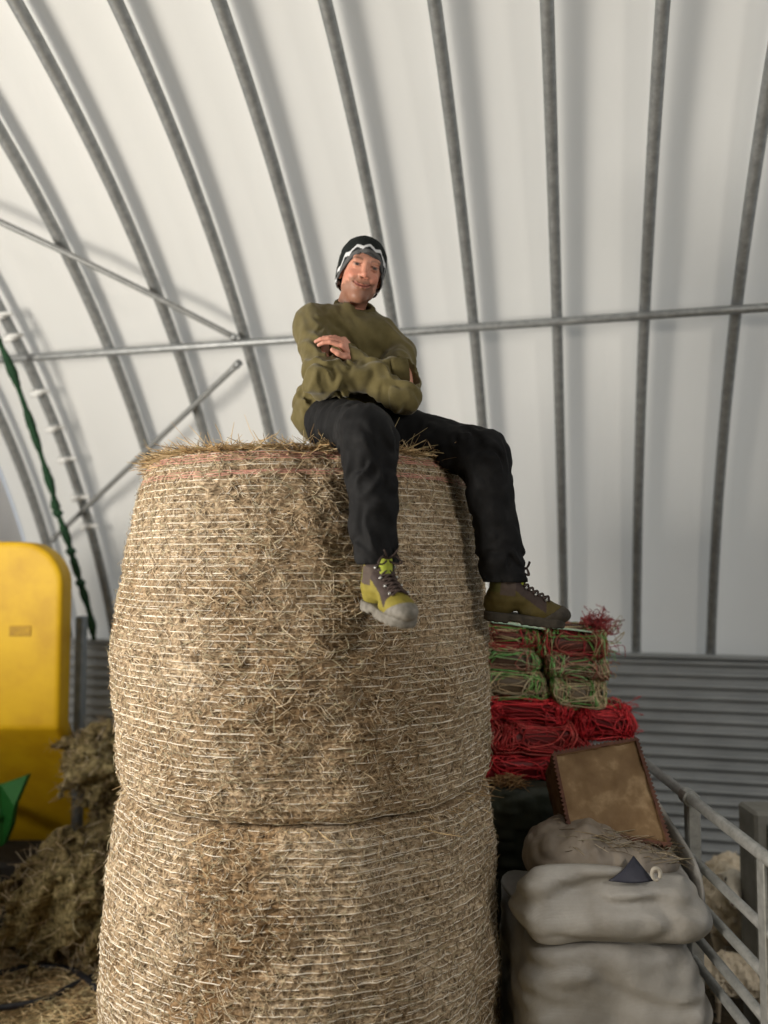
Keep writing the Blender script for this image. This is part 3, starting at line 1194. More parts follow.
# ---- body (skin): one surface below the clothes
def body_sdf(p, grow=0.0):
    g = grow
    d = ell(p, J['chest'], (.150 + g, .100 + g, .150 + g))
    d = su(d, ell(p, J['belly'] + np.array([.015, 0, 0]), (.118 + g, .095 + g, .120 + g)), .06)
    d = su(d, ell(p, J['pelvis'] + np.array([.02, .01, .01]), (.112 + g, .095 + g, .070)), .05)
    for s, e, w_ in (('rs', 're', 'rw'), ('ls', 'le', 'lw')):
        d = su(d, cone(p, J['neck'] - np.array([0, -.01, .095]), J[s] - np.array([0, 0, .012]), .035 + g, .042 + g), .03)
        d = su(d, cone(p, J[s], J[e], .047 + g, .036 + g), .02)
        d = su(d, cone(p, J[e], J[w_], .036 + g, .024 + g), .008)
    for h, k, a in (('rh', 'rk', 'ra'), ('lh', 'lk', 'la')):
        d = su(d, cone(p, J[h], J[k], .060 + g, .050 + g), .02)
        d = su(d, cone(p, J[k], J[a], .048 + g, .034 + g), .015)
        d = su(d, cone(p, J[a], J[a] + np.array([0, 0, -.035]), .032, .030), .015)
    return su(d, cone(p, J['neck'] + np.array([0, 0, -.06]), from_head((-.01, -.045, -.155)), .05, .052), .03)


allj = np.array(list(J.values()))
lo, hi = allj.min(0) - .14, allj.max(0) + .14
Vb, Fb = surfnet(body_sdf, lo, hi, .0085)
keepv = np.full(len(Vb), True)
parts_ = [(Vb, Fb, np.tile([[.52, .255, .175]], (len(Vb), 1))), (Vh, Fh, Ch), LH, RH]
VV, FF, CC, nn = [], [], [], 0
for v_, f_, c_ in parts_:
    VV.append(v_)
    FF.append(f_ + nn)
    CC.append(c_)
    nn += len(v_)
obj('body', np.vstack(VV), np.vstack(FF), M['skin'], man, cols=np.vstack(CC))

# ---- sweatshirt
nA, nB = make_noise(101, .16, 2), make_noise(102, .055, 2)
cup = nrm(J['neck'] - J['chest'] + np.array([0.02, -.13, 0.0]))
ncol = J['neck'] + np.array([0.003, -.026, -.008])


def folds(p, a, b, at, n, amp, w):
    """soft ring creases across a limb, strongest near fraction `at`"""
    a, b = v3(a), v3(b)
    ab = b - a
    L = np.linalg.norm(ab)
    t = ((p - a) @ ab) / f32(L * L)
    sk = nA(p * f32(1.3)) * f32(1.6)
    return f32(amp) * np.sin(t * f32(n * 6.28) + sk * 2) * np.exp(-((t - f32(at)) / f32(w)) ** 2)


def sweater_sdf(p):
    d = ell(p, J['chest'] + np.array([0, 0, -.004]), (.172, .118, .158))
    d = su(d, ell(p, J['belly'] + np.array([.004, 0, .0]), (.174, .130, .135)), .07)
    d = su(d, ell(p, J['belly'] + np.array([.0, .01, -.055]), (.168, .135, .105)), .04)
    for s in ('rs', 'ls'):
        d = su(d, cone(p, J['neck'] - np.array([0, -.005, .056]), J[s], .060, .060), .05)
    d = su(d, cone(p, ncol - cup * .075, ncol + cup * .01, .084, .062), .035)
    d = su(d, cone(p, J['rs'], J['re'], .062, .057), .035)
    d = su(d, cone(p, J['ls'], J['le'], .060, .054), .022)
    # forearms: the left one passes behind, the right one in front
    d = su(d, cone(p, J['le'], J['lw'], .055, .044), .008)
    d = su(d, cone(p, J['re'], J['rw'], .058, .043), .007)
    w = nA(p) * f32(.0040) + nB(p * np.array([1, 1, .6], f32)) * f32(.0013)
    w += folds(p, J['rs'], J['re'], .85, 3.2, .0036, .35) + folds(p, J['ls'], J['le'], .85, 3.0, .0034, .35)
    w += folds(p, J['re'], J['rw'], .10, 3.5, .0024, .35) + folds(p, J['le'], J['lw'], .1, 3.0, .0022, .3)
    # diagonal drag lines over the chest towards the crossed arms
    q = p - v3(J['chest'])
    w += f32(.0030) * np.sin((q[:, 0] * .75 + q[:, 2] * .65) * f32(95) + nA(p * f32(.8)) * 3) * np.exp(-((q[:, 2] + .02) / f32(.13)) ** 2)
    w += f32(.006) * np.sin(q[:, 2] * f32(70) + nA(p) * 3.5) * np.exp(-((q[:, 2] + .23) / f32(.07)) ** 2)
    d = d + w
    # neck opening
    h = (p - v3(ncol)) @ v3(cup)
    d = np.where(((p - v3(ncol)) ** 2).sum(1) < f32(.0056), np.maximum(d, h - f32(.002)), d)
    d = ss(d, cone(p, ncol - cup * .05, ncol + cup * .1, .054, .062), .004)
    # cuffs
    for e, w_ in (('re', 'rw'), ('le', 'lw')):
        ax = nrm(J[w_] - J[e])
        h = (p - v3(J[w_])) @ v3(ax)
        near = np.sqrt(((p - v3(J[w_])) ** 2).sum(1)) < .085
        d = np.where(near, np.maximum(d, h - f32(.012)), d)
    # hem
    d = si(d, f32(SEAT + .004) - p[:, 2], .010)
    return d


up_idx = [J[k] for k in ('rs', 're', 'rw', 'ls', 'le', 'lw', 'neck', 'pelvis')]
lo, hi = np.min(up_idx, 0) - .16, np.max(up_idx, 0) + .10
Vs, Fs = surfnet(sweater_sdf, lo, hi, .0050)
Vs = relax(Vs, Fs, 1, .4)
sw = obj('sweatshirt', Vs, Fs, M['sweater'], man)
# ribbed neckband
cx_, cy_, _ = frame(cup)
ringp = [ncol + cup * .006 + (cx_ * math.cos(t) * .063 + cy_ * math.sin(t) * .063) for t in np.linspace(0, 2 * math.pi, 40, endpoint=False)]
obj('neckband', *tube(ringp, .0125, 10, closed=True), M['ribbing'], sw)
for e, w_ in (('re', 'rw'), ('le', 'lw')):
    ax = nrm(J[w_] - J[e])
    pts = [J[w_] + ax * t for t in (-.012, .0, .02, .040, .044)]
    obj('ribbed_cuff', *tube(pts, [.046, .047, .045, .042, .036], 22), M['ribbing'], sw)

# ---- trousers
nT, nT2 = make_noise(111, .14, 2), make_noise(112, .05, 2)


def trouser_sdf(p):
    d = ell(p, J['pelvis'] + np.array([0.015, .01, .0]), (.140, .120, .095))
    d = su(d, cone(p, J['rh'] + np.array([0, 0, .010]), J['rk'], .090, .079), .03)
    d = su(d, cone(p, J['lh'], J['lk'], .094, .078), .04)
    for k, a, r0, r1 in (('rk', 'ra', .077, .061), ('lk', 'la', .080, .065)):
        e = J[a] + np.array([0, 0, .0])
        d = su(d, cone(p, J[k], e, r0, r1), .02)
    w = nT(p * np.array([1, 1, .6], f32)) * f32(.0042) + nT2(p * np.array([1, 1, .35], f32)) * f32(.0014)
    w += folds(p, J['rk'], J['ra'], .08, 3.5, .0036, .2) + folds(p, J['lk'], J['la'], .06, 3.5, .0036, .2)
    w += folds(p, J['rk'], J['ra'], .98, 4.5, .0034, .18) + folds(p, J['lk'], J['la'], .98, 4.5, .0040, .2)
    w += folds(p, J['rh'], J['rk'], .9, 3.0, .0034, .3) + folds(p, J['lh'], J['lk'], .85, 3.0, .0036, .35)
    d = d + w
    for a, drop in (('ra', .005), ('la', .0)):
        near = np.sqrt(((p - v3(J[a]))[:, :2] ** 2).sum(1)) < .13
        d = np.where(near, np.maximum(d, (v3(J[a])[2] - f32(drop)) - p[:, 2]), d)
        # hollow trouser leg opening
        d = ss(d, cone(p, J[a] + np.array([0, 0, .015]), J[a] + np.array([0, 0, -.09]), .050, .050), .004)
    d = si(d, p[:, 2] - v3(J['pelvis'])[2] - f32(.075), .01)
    # seat flattened by the bale
    inside = ((p[:, 0] - f32(BX)) ** 2 + (p[:, 1] - f32(BY)) ** 2) < f32(.56 ** 2)
    d = np.where(inside, np.maximum(d, f32(SEAT - .012) - p[:, 2]), d)
    return d


lo_i = [J[k] for k in ('rh', 'rk', 'ra', 'lh', 'lk', 'la', 'pelvis')]
lo, hi = np.min(lo_i, 0) - .15, np.max(lo_i, 0) + .15
Vt, Ft = surfnet(trouser_sdf, lo, hi, .0056)
Vt = relax(Vt, Ft, 1, .4)
tr = obj('trousers', Vt, Ft, M['trousers'], man)

# ---- beanie
nK = make_noise(121, .04, 2)


def beanie_sdf(p):
    d = ell(p, (0, -.017, .036), (.083, .103, .088))
    d = su(d, ell(p, (0, -.020, -.03), (.082, .096, .070)), .03)
    inner = su(ell(p, (0, -.014, .030), (.0755, .0955, .086)), ell(p, (0, -.016, -.03), (.0775, .088, .082)), .02)
    d = np.maximum(d, -(inner - f32(.001)))
    cut = np.maximum(f32(-.070) + f32(1.27) * np.maximum(p[:, 1] + f32(.008), 0) - p[:, 2], f32(-.074) - p[:, 2])
    d = si(d, cut, .004)
    return d + nK(p) * f32(.0010)


Vk, Fk = surfnet(beanie_sdf, (-.11, -.145, -.095), (.11, .11, .15), .0026)
Vk = relax(Vk, Fk, 1, .3)
x, y, z = Vk.T
edge_d = z - np.maximum(-.070 + 1.27 * np.maximum(y + .008, 0), -.074)
edge_d = edge_d / np.where(y > -.008, 1.62, 1.0)
ang = np.arctan2(x, y + .02)
ck = np.tile([[.016, .019, .018]], (len(Vk), 1))
trim = edge_d < .0135
ck[trim] = (.10, .10, .10)
ck[edge_d < .003] = (.05, .05, .05)
zig = .0235 + .0062 * (np.abs(((ang * 4.4) % 2.0) - 1.0) * 2 - 1)
band = np.abs(edge_d - zig) < .0048
ck[band] = (.60, .61, .62)
band2 = (edge_d > .0135) & (edge_d < zig - .0050)
ck[band2] = (.022, .024, .024)
obj('beanie', from_head(Vk), Fk, M['beanie'], man, cols=ck, label='dark knitted beanie with a white zigzag band and grey edge')


# ---- boots
def boot(ankle, fwd, up, lab, main, toe, SCB=.93):
    x = nrm(fwd)
    z = nrm(np.asarray(up, float) - x * np.dot(up, x))
    R = np.stack([x, np.cross(z, x), z], 1)

    def W(q):
        return np.asarray(ankle) + (np.asarray(q) - np.array([.060, 0, .120])) @ R.T * SCB
    nq = make_noise(131, .05, 2)

    def last(p, g=0.0):
        d = cone(p, (.058, 0, .175), (.062, 0, .085), .048 + g, .044 + g)
        d = su(d, ell(p, (.050, 0, .052), (.052 + g, .038 + g, .050 + g)), .03)
        d = su(d, cone(p, (.080, 0, .100), (.190, .003, .052), .042 + g, .034 + g), .035)
        d = su(d, ell(p, (.205, .003, .038), (.082 + g, .047 + g, .037 + g)), .03)
        return d

    def upper(p):
        d = last(p) + nq(p) * f32(.0014)
        d = np.maximum(d, p[:, 2] - f32(.168) - f32(.1) * (p[:, 0] - f32(.06)))
        d = np.maximum(d, f32(.012) - p[:, 2])
        return ss(d, cone(p, (.060, 0, .20), (.060, 0, .150), .038, .036), .006)
    V, F = surfnet(upper, (-.03, -.075, 0), (.31, .075, .20), .0036)
    V = relax(V, F, 1, .4)
    X, Y, Z = V.T
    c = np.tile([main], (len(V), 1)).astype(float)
    # darker brown panel over the instep, lime collar at the heel
    top = .150 - .62 * np.clip(X - .07, 0, .2)
    inst = (X > .065) & (X < .205) & (Z > top - .035 + .2 * np.abs(Y))
    c[inst] = (.045, .030, .026)
    c[(X < .05) & (Z > .095)] = np.array(main) * [.9, 1.15, 1.0]
    c[(X > .05) & (X <= .10) & (Z > .085) & (Z < .14)] = (.07, .05, .04)
    c[(Z > .158)] = (.05, .045, .04)
    b = obj('boot', W(V), F, M['boot'], man, cols=c, label=lab)

    def sole(p):
        q = p.copy()
        q[:, 2] = 0
        d2 = su(cone(q, (.044, 0, 0), (.110, .002, 0), .041, .036), cone(q, (.170, .004, 0), (.225, .004, 0), .050, .047), .05)
        w = np.stack([d2, np.abs(p[:, 2] - f32(.010)) - f32(.017)], 1)
        d = np.sqrt((np.maximum(w + f32(.006), 0) ** 2).sum(1)) + np.minimum(w.max(1) + f32(.006), 0) - f32(.006)
        lug = f32(.0018) * np.sign(np.sin(p[:, 0] * f32(230))) * (p[:, 2] < -.001)
        heel = (p[:, 0] > .085) & (p[:, 0] < .125) & (p[:, 2] < .004)
        return np.where(heel, d + f32(.006), d) + np.where(lug > 0, lug, 0)
    V, F = surfnet(sole, (-.02, -.07, -.02), (.30, .07, .045), .0036)
    obj('sole', W(relax(V, F, 1, .3)), F, toe, b, label='worn rubber sole')

    def rand_(p):
        d = last(p, .0028)
        d = np.maximum(d, -last(p, -.003))
        hz = np.where(p[:, 0] > f32(.20), f32(.026) + (p[:, 0] - f32(.20)) * f32(.75), f32(.026))
        d = np.maximum(d, p[:, 2] - hz)
        return np.maximum(d, f32(.014) - p[:, 2])
    V, F = surfnet(rand_, (-.03, -.075, 0), (.31, .075, .11), .0034)
    obj('toe_cap', W(relax(V, F, 1, .3)), F, toe, b, label='scuffed rubber toe cap')

    def tongue(p):
        d = cone(p, (.096, 0, .164), (.110, 0, .125), .027, .023)
        d = np.maximum(d, -cone(p, (.080, 0, .2), (.09, 0, .125), .036, .030))
        return np.maximum(d, p[:, 2] - f32(.174))
    V, F = surfnet(tongue, (.05, -.05, .10), (.15, .05, .205), .0034)
    obj('tongue', W(relax(V, F, 1, .4)), F, M['lime'], b, label='lime green padded tongue')

    # laces crossing up the instep, with eyelets at both sides
    def on_instep(t, s):
        base = np.array([.205, 0, .078]) * (1 - t) + np.array([.104, 0, .160]) * t
        base = base + np.array([0, s * (.020 + .012 * t), -.004 - .004 * abs(s)])
        q = base[None].astype(f32)
        for _ in range(6):
            dd = last(q, .004)[0]
            n_ = np.array([.55, s * .45, .7])
            q = q - (dd * nrm(n_))[None].astype(f32)
        return q[0].astype(float)
    NL = 7
    mb = MB()
    for i in range(NL):
        t0, t1 = i / NL, (i + 1) / NL
        for s in (-1, 1):
            a, m, e = on_instep(t0, s), on_instep((t0 + t1) / 2, 0) + np.array([.003, 0, .004]), on_instep(t1, -s)
            mb.add(*tube([W(k) for k in spline([a, m, e], 5)], .0030, 6))
    kn = on_instep(1.0, 0) + np.array([.006, 0, .004])
    for s in (-1, 1):
        loop = [kn, kn + [.012, s * .022, .012], kn + [.022, s * .040, -.006], kn + [.016, s * .020, -.010], kn]
        mb.add(*tube([W(k) for k in spline(loop, 5)], .0027, 6))
        mb.add(*tube([W(k) for k in spline([kn, kn + [.016, s * .012, .016], kn + [.022, s * .024, .034]], 5)], .0025, 6))
    mb.build('laces', M['lace'], b)
    for i in range(4):
        for s in (-1, 1):
            q = on_instep((i * 2 + .6) / NL, s * 1.12)
            mb = MB()
            mb.add(*tube([W(q), W(q + np.array([.004, s * .004, .003]))], [.0045, .0035], 8))
            mb.build('eyelet', M['silver'], b)
    return b


boot(J['ra'] + np.array([.002, -.004, -.024]), (.44, -.86, -.17), (.05, -.12, 1), 'lit yellow and brown boot with a grey toe, hanging in front of the bale', (.20, .165, .024), M['rubber'], .87)
boot(J['la'] + np.array([-.004, -.0, -.006]), (.985, -.12, -.10), (.08, -.05, 1), 'dirty olive brown boot, darkened as if in shade, in side view above the net stack', (.070, .052, .012), M['shaded_dirty_rubber'])  # darker than its mate: dirt plus shade put into the colour

# ================================================================== STACKED SACKS AND BOX ON THE RIGHT
nS1, nS2, nS3 = make_noise(201, .45, 2), make_noise(202, .16, 2), make_noise(203, .07, 2)


def crease(p, n, s):
    """sharp-edged folds: ridged noise"""
    return f32(s) * (1 - 2 * np.abs(n(p)).clip(0, 1))


SX0, SX1, SY0, SY1 = .425, .955, 2.47, 2.97
SCX, SCY = (SX0 + SX1) / 2, (SY0 + SY1) / 2
ZB = P(600, 944, SY0)[2]          # seam between the two sacks
ZU = P(600, 872, SY0)[2]          # front lip of the upper sack


def lower_sack(p):
    d = rbox(p, (SCX, SCY + .01, ZB / 2), ((SX1 - SX0) / 2 - .003, (SY1 - SY0) / 2 - .01, ZB / 2 - .006), .05)
    zz = (p[:, 2] - f32(ZB / 2)) / f32(ZB / 2)
    d = d - f32(.018) * (1 - zz * zz)
    d = d + nS1(p * np.array([1, 1, 1.6], f32)) * f32(.014) + crease(p * np.array([.4, .4, .8], f32) + f32(2), nS2, .007) + crease(p * np.array([1.4, 1.4, 2.2], f32) + f32(4), nS1, .004) + nS3(p * np.array([.5, .5, 1.7], f32)) * f32(.0015)
    return np.maximum(np.maximum(d, f32(.004) - p[:, 2]), p[:, 2] - f32(ZB - .012))


V, F = surfnet(lower_sack, (SX0 - .06, SY0 - .06, -.01), (SX1 + .06, SY1 + .06, ZB + .02), .011)
lab = 'lower grey woven bulk sack, full, standing right of the bales under another sack'
root = thing('bulk_sack', (SCX, SCY, 0), lab, 'sack', 'grey woven bulk sacks')
obj('sack_body', relax(V, F, 1, .4), F, M['sack'], root)
ring = [np.array([SCX + .235 * np.sign(math.cos(t)) * abs(math.cos(t)) ** .5, SCY + .2 * np.sign(math.sin(t)) * abs(math.sin(t)) ** .5, ZB - .016]) for t in np.linspace(0, 2 * math.pi, 60, endpoint=False)]
obj('gathered_hem', *tube(ring, .012, 8, closed=True), M['sack'], root)


def upper_sack(p):
    zc = (ZB + ZU) / 2
    hh = (ZU - ZB) / 2
    top = f32(ZU) + f32(.02) * np.sin((p[:, 0] - f32(SX0)) * f32(9)) - f32(.055) * np.exp(-((p[:, 0] - f32(SCX + .02)) / f32(.22)) ** 2) * np.clip((p[:, 1] - f32(SY0 + .02)) / f32(.1), 0, 1) - f32(.17) * np.clip((p[:, 1] - f32(SY0 + .05)) / f32(.12), 0, 1) * (p[:, 0] < f32(SCX + .1))
    d = rbox(p, (SCX, SCY, zc + .02), ((SX1 - SX0) / 2 - .002, (SY1 - SY0) / 2, hh + .03), .06)
    zz = (p[:, 2] - f32(zc)) / f32(hh)
    d = d - f32(.024) * np.exp(-((zz + .35) / f32(.6)) ** 2)
    d = d + nS1(p * np.array([1.2, 1.2, 2.0], f32) + f32(3)) * f32(.012) + crease(p * np.array([.45, .45, .9], f32) + f32(1), nS2, .007) + crease(p * np.array([1.3, 1.3, 2.6], f32), nS1, .004)
    # a rolled lip with two deep swags below it
    q = p - v3((SCX + .10, SY0, ZU - .045))
    d = d + f32(.014) * np.sin(q[:, 2] * f32(85) + (q[:, 0] * f32(7)) ** 2 * f32(.8)) * np.exp(-(q[:, 2] / f32(.055)) ** 2) * np.exp(-(q[:, 0] / f32(.26)) ** 2)
    d = si(d, p[:, 2] - top, .03)
    return np.maximum(d, f32(ZB - .006) - p[:, 2])


V, F = surfnet(upper_sack, (SX0 - .07, SY0 - .07, ZB - .03), (SX1 + .07, SY1 + .07, ZU + .09), .0095)
root = thing('bulk_sack', (SCX, SCY, ZB - .006), 'upper grey woven bulk sack with an open top, lying under the tilted brown box', 'sack', 'grey woven bulk sacks')
obj('sack_body', relax(V, F, 1, .4), F, M['sack'], root)

# brown plastic liner bulging from the open top
LCZ = ZU - .035


def liner(p):
    d = ell(p, (SCX - .055, SY0 + .195, LCZ + .02), (.185, .15, .115))
    d = su(d, ell(p, (SCX + .10, SY0 + .20, LCZ - .0), (.16, .14, .085)), .06)
    d = su(d, cone(p, (SCX - .05, SY0 + .10, LCZ + .11), (SCX - .04, SY0 + .14, LCZ + .13), .03, .012), .05)
    return d + crease(p * np.array([1.6, 1.6, .8], f32), nS2, .005)


V, F = surfnet(liner, (SX0 - .05, SY0 - .02, LCZ - .11), (SX1 + .05, SY0 + .40, LCZ + .19), .0075)
obj('plastic_liner', relax(V, F, 1, .4), F, M['liner'], root, label='crumpled brown translucent plastic liner')
# dark blue film corner folded over the liner
a, b, c = P(609, 881, SY0 - .012), P(654, 881, SY0 - .015), P(634, 856, SY0 + .03)
mb = MB()
nn = 10
tri = []
for i in range(nn + 1):
    for j in range(nn + 1 - i):
        s, t = i / nn, j / nn
        q = a * (1 - s - t) + b * s + c * t
        q = q + np.array([0, -.016 * math.sin(math.pi * min(1, s + t)) - .01 * s * t, 0])
        tri.append(q)
idx, k = {}, 0
for i in range(nn + 1):
    for j in range(nn + 1 - i):
        idx[i, j] = k
        k += 1
n1_ = len(tri)
Vt_ = tri + [q + np.array([0, .006, 0]) for q in tri]
Ft_ = []
for i in range(nn):
    for j in range(nn - i):
        f = [(idx[i, j], idx[i + 1, j], idx[i, j + 1])]
        if j < nn - i - 1:
            f.append((idx[i + 1, j], idx[i + 1, j + 1], idx[i, j + 1]))
        for q in f:
            Ft_.append(q)
            Ft_.append(tuple(x + n1_ for x in q[::-1]))
edge = [idx[i, 0] for i in range(nn + 1)] + [idx[nn - j, j] for j in range(1, nn + 1)] + [idx[0, nn - j] for j in range(1, nn)]
for u_, w_ in zip(edge, edge[1:] + edge[:1]):
    Ft_.append((u_, u_ + n1_, w_ + n1_, w_))
mb.add(Vt_, Ft_)
mb.build('film_corner', M['navy'], root, label='dark navy film corner')
# twisted pale tie
cc = P(655, 873, SY0 - .02)
pts = [cc + np.array([
        .013 * math.cos(t) * (1 - t * .03), -.006 - .003 * t * .3, .016 * math.sin(t)]) for t in np.linspace(-.8, 5.2, 26)]
obj('twisted_tie', *tube(pts, np.linspace(.0075, .005, 26), 8), M['tie'], root, label='pale twisted tie')
# standing edge of the liner rising behind on the right
pp = spline([P(654, 800, SY0 + .36), P(668, 822, SY0 + .30), P(684, 847, SY0 + .22), P(694, 866, SY0 + .14), P(700, 888, SY0 + .08), P(702, 912, SY0 + .05)], 8)
V_, F_ = [], []
for i, q in enumerate(pp):
    for dx, dz, dy in ((0, 0, 0), (.012, .004, .0), (.004, -.06, .02), (-.008, -.06, .02)):
        V_.append(q + np.array([dx, dy, dz]))
for i in range(len(pp) - 1):
    for k in range(4):
        l = (k + 1) % 4
        F_.append((i * 4 + k, i * 4 + l, i * 4 + 4 + l, i * 4 + 4 + k))
F_ += [(3, 2, 1, 0), tuple((len(pp) - 1) * 4 + k for k in range(4))]
obj('standing_edge', V_, F_, M['sack'], root, label='pale standing edge of the sack mouth')

# hay scattered over the liner, under the box
g = np.random.default_rng(61)
N = 420
c0 = np.stack([g.uniform(SCX - .10, SX1 - .02, N), g.uniform(SY0 + .06, SY0 + .30, N), np.zeros(N)], 1)
c0[:, 2] = ZU + .055 + g.uniform(-.02, .03, N) - np.clip(c0[:, 0] - SCX, 0, 1) * .22
ang = g.normal(-.25, .7, N)
L = g.uniform(.03, .13, N)
dv = np.stack([np.cos(ang) * L, g.normal(0, .03, N), np.sin(ang) * L * .45], 1)
V, F = strands(c0 - dv / 2, c0 + [0, 0, .006], c0 + dv / 2, g.uniform(.0009, .0018, N))
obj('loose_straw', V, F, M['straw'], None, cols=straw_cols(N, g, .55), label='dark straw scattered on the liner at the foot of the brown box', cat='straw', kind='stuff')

# ---- tilted brown box
BL, BR = P(569, 829, 2.62), P(671, 846, 2.58)
TL, TR = P(553, 753, 2.76), P(637, 738, 2.80)
bn = nrm(np.cross(BR - BL, TL - BL))
if bn[1] > 0:
    bn = -bn
DEP = .22
root = thing('brown_box', (BL + BR) / 2 - bn * DEP / 2, 'tilted brown box with serrated red-brown edges, propped on the upper grey sack', 'box')


def slab(quad, n, th):
    q = [np.asarray(k) for k in quad]
    V = q + [k + n * th for k in q]
    F = [(0, 1, 2, 3), (7, 6, 5, 4)] + [(i, i + 4, (i + 1) % 4 + 4, (i + 1) % 4) for i in range(4)]
    return V, F


def slab_fine(name, quad, n, th, mat, nu=24, nv=24, bumpy=.0025, seed=1, **k):
    nz_ = make_noise(seed, .07, 3)
    q = [np.asarray(x) for x in quad]
    S_ = []
    for layer in (0, 1):
        for i in range(nu + 1):
            for j in range(nv + 1):
                s, t = i / nu, j / nv
                S_.append((q[0] * (1 - s) + q[1] * s) * (1 - t) + (q[3] * (1 - s) + q[2] * s) * t + n * th * layer)
    S_ = np.array(S_)
    S_ += n * (nz_(S_.astype(f32)) * bumpy)[:, None]
    I = np.arange(2 * (nu + 1) * (nv + 1)).reshape(2, nu + 1, nv + 1)
    F = []
    for i in range(nu):
        for j in range(nv):
            F.append((I[0, i, j], I[0, i, j + 1], I[0, i + 1, j + 1], I[0, i + 1, j]))
            F.append((I[1, i, j], I[1, i + 1, j], I[1, i + 1, j + 1], I[1, i, j + 1]))
    for i in range(nu):
        F.append((I[0, i, 0], I[0, i + 1, 0], I[1, i + 1, 0], I[1, i, 0]))
        F.append((I[0, i, nv], I[1, i, nv], I[1, i + 1, nv], I[0, i + 1, nv]))
    for j in range(nv):
        F.append((I[0, 0, j], I[1, 0, j], I[1, 0, j + 1], I[0, 0, j + 1]))
        F.append((I[0, nu, j], I[0, nu, j + 1], I[1, nu, j + 1], I[1, nu, j]))
    return obj(name, S_, F, mat, root, **k)


inw = -bn
fq = [BL, BR, TR, TL]
slab_fine('base_panel', [q + inw * .010 for q in fq], inw, .012, M['box'], seed=301)
cen = sum(fq) / 4
bq = [q + inw * DEP for q in fq]
for i in range(4):
    j = (i + 1) % 4
    n_ = nrm(np.cross(fq[j] - fq[i], bn))
    if np.dot(n_, cen - fq[i]) < 0:
        n_ = -n_
    slab_fine('side_panel', [fq[i], fq[j], bq[j], bq[i]], n_, .010, M['boxside'], 20, 14, .003, 310 + i, label='dark weathered side board')
# serrated rim: a row of small teeth along every front edge
for i in range(4):
    j = (i + 1) % 4
    A_, B_ = fq[i], fq[j]
    L = np.linalg.norm(B_ - A_)
    e = (B_ - A_) / L
    n_ = nrm(np.cross(e, bn))
    if np.dot(n_, cen - A_) < 0:
        n_ = -n_
    nt_ = int(L / .0135)
    outl, inn = [], []
    for k in range(nt_ * 2 + 1):
        s = k / (nt_ * 2)
        p_ = A_ + (B_ - A_) * s
        amp = .0075 if k % 2 else -.001
        outl.append(p_ - n_ * amp + bn * .002)
        inn.append(p_ + n_ * .008 + bn * .002)
    m_ = len(outl)
    V_ = outl + inn + [q + inw * .014 for q in outl] + [q + inw * .014 for q in inn]
    F_ = []
    for k in range(m_ - 1):
        F_.append((k, k + 1, m_ + k + 1, m_ + k))
        F_.append((2 * m_ + k, 3 * m_ + k, 3 * m_ + k + 1, 2 * m_ + k + 1))
        F_.append((k, 2 * m_ + k, 2 * m_ + k + 1, k + 1))
        F_.append((m_ + k, m_ + k + 1, 3 * m_ + k + 1, 3 * m_ + k))
    F_ += [(0, m_, 3 * m_, 2 * m_), (m_ - 1, 3 * m_ - 1, 4 * m_ - 1, 2 * m_ - 1)]
    obj('serrated_rim', V_, F_, M['boxrim'], root, smooth=False, label='serrated red-brown rim')

# ---- dark green plastic sack under the net stack
GX0, GX1, GY0, GY1 = .40, .95, 3.03, 3.50
GZ = P(520, 787, GY0 + .03)[2]


def green_sack(p):
    d = rbox(p, ((GX0 + GX1) / 2, (GY0 + GY1) / 2, GZ / 2), ((GX1 - GX0) / 2, (GY1 - GY0) / 2, GZ / 2), .07)
    d = d + nS1(p + f32(7)) * f32(.016) + crease(p * np.array([1, 1, 2], f32) + f32(5), nS2, .008)
    return np.maximum(np.maximum(d, f32(.004) - p[:, 2]), p[:, 2] - f32(GZ))


V, F = surfnet(green_sack, (GX0 - .06, GY0 - .06, -.01), (GX1 + .06, GY1 + .06, GZ + .03), .012)
obj('feed_sack', relax(V, F, 1, .4), F, M['olive_sack'], None, label='dark green plastic sack below the stack of net bundles', cat='sack')
# a draped dark green sheet lying over its front edge
ng = make_noise(221, .12, 2)


def sheet(p):
    d = rbox(p, (.50, 2.995, GZ - .075), (.115, .022, .085), .018)
    return d + ng(p) * f32(.010)


g = np.random.default_rng(62)
N = 160
c0 = np.stack([g.uniform(.40, .52, N), g.uniform(GY0 + .005, GY0 + .10, N), GZ + g.uniform(.0, .022, N)], 1)
dv = g.normal(0, .028, (N, 3)) * [1, .6, .35]
V, F = strands(c0 - dv, c0 + [0, 0, .004], c0 + dv, g.uniform(.0012, .0024, N))
obj('spilled_straw', V, F, M['straw'], None, cols=straw_cols(N, g, 1.0) * [1.1, .85, .6], label='orange straw spilled below the lowest red net bundle', cat='straw', kind='stuff')


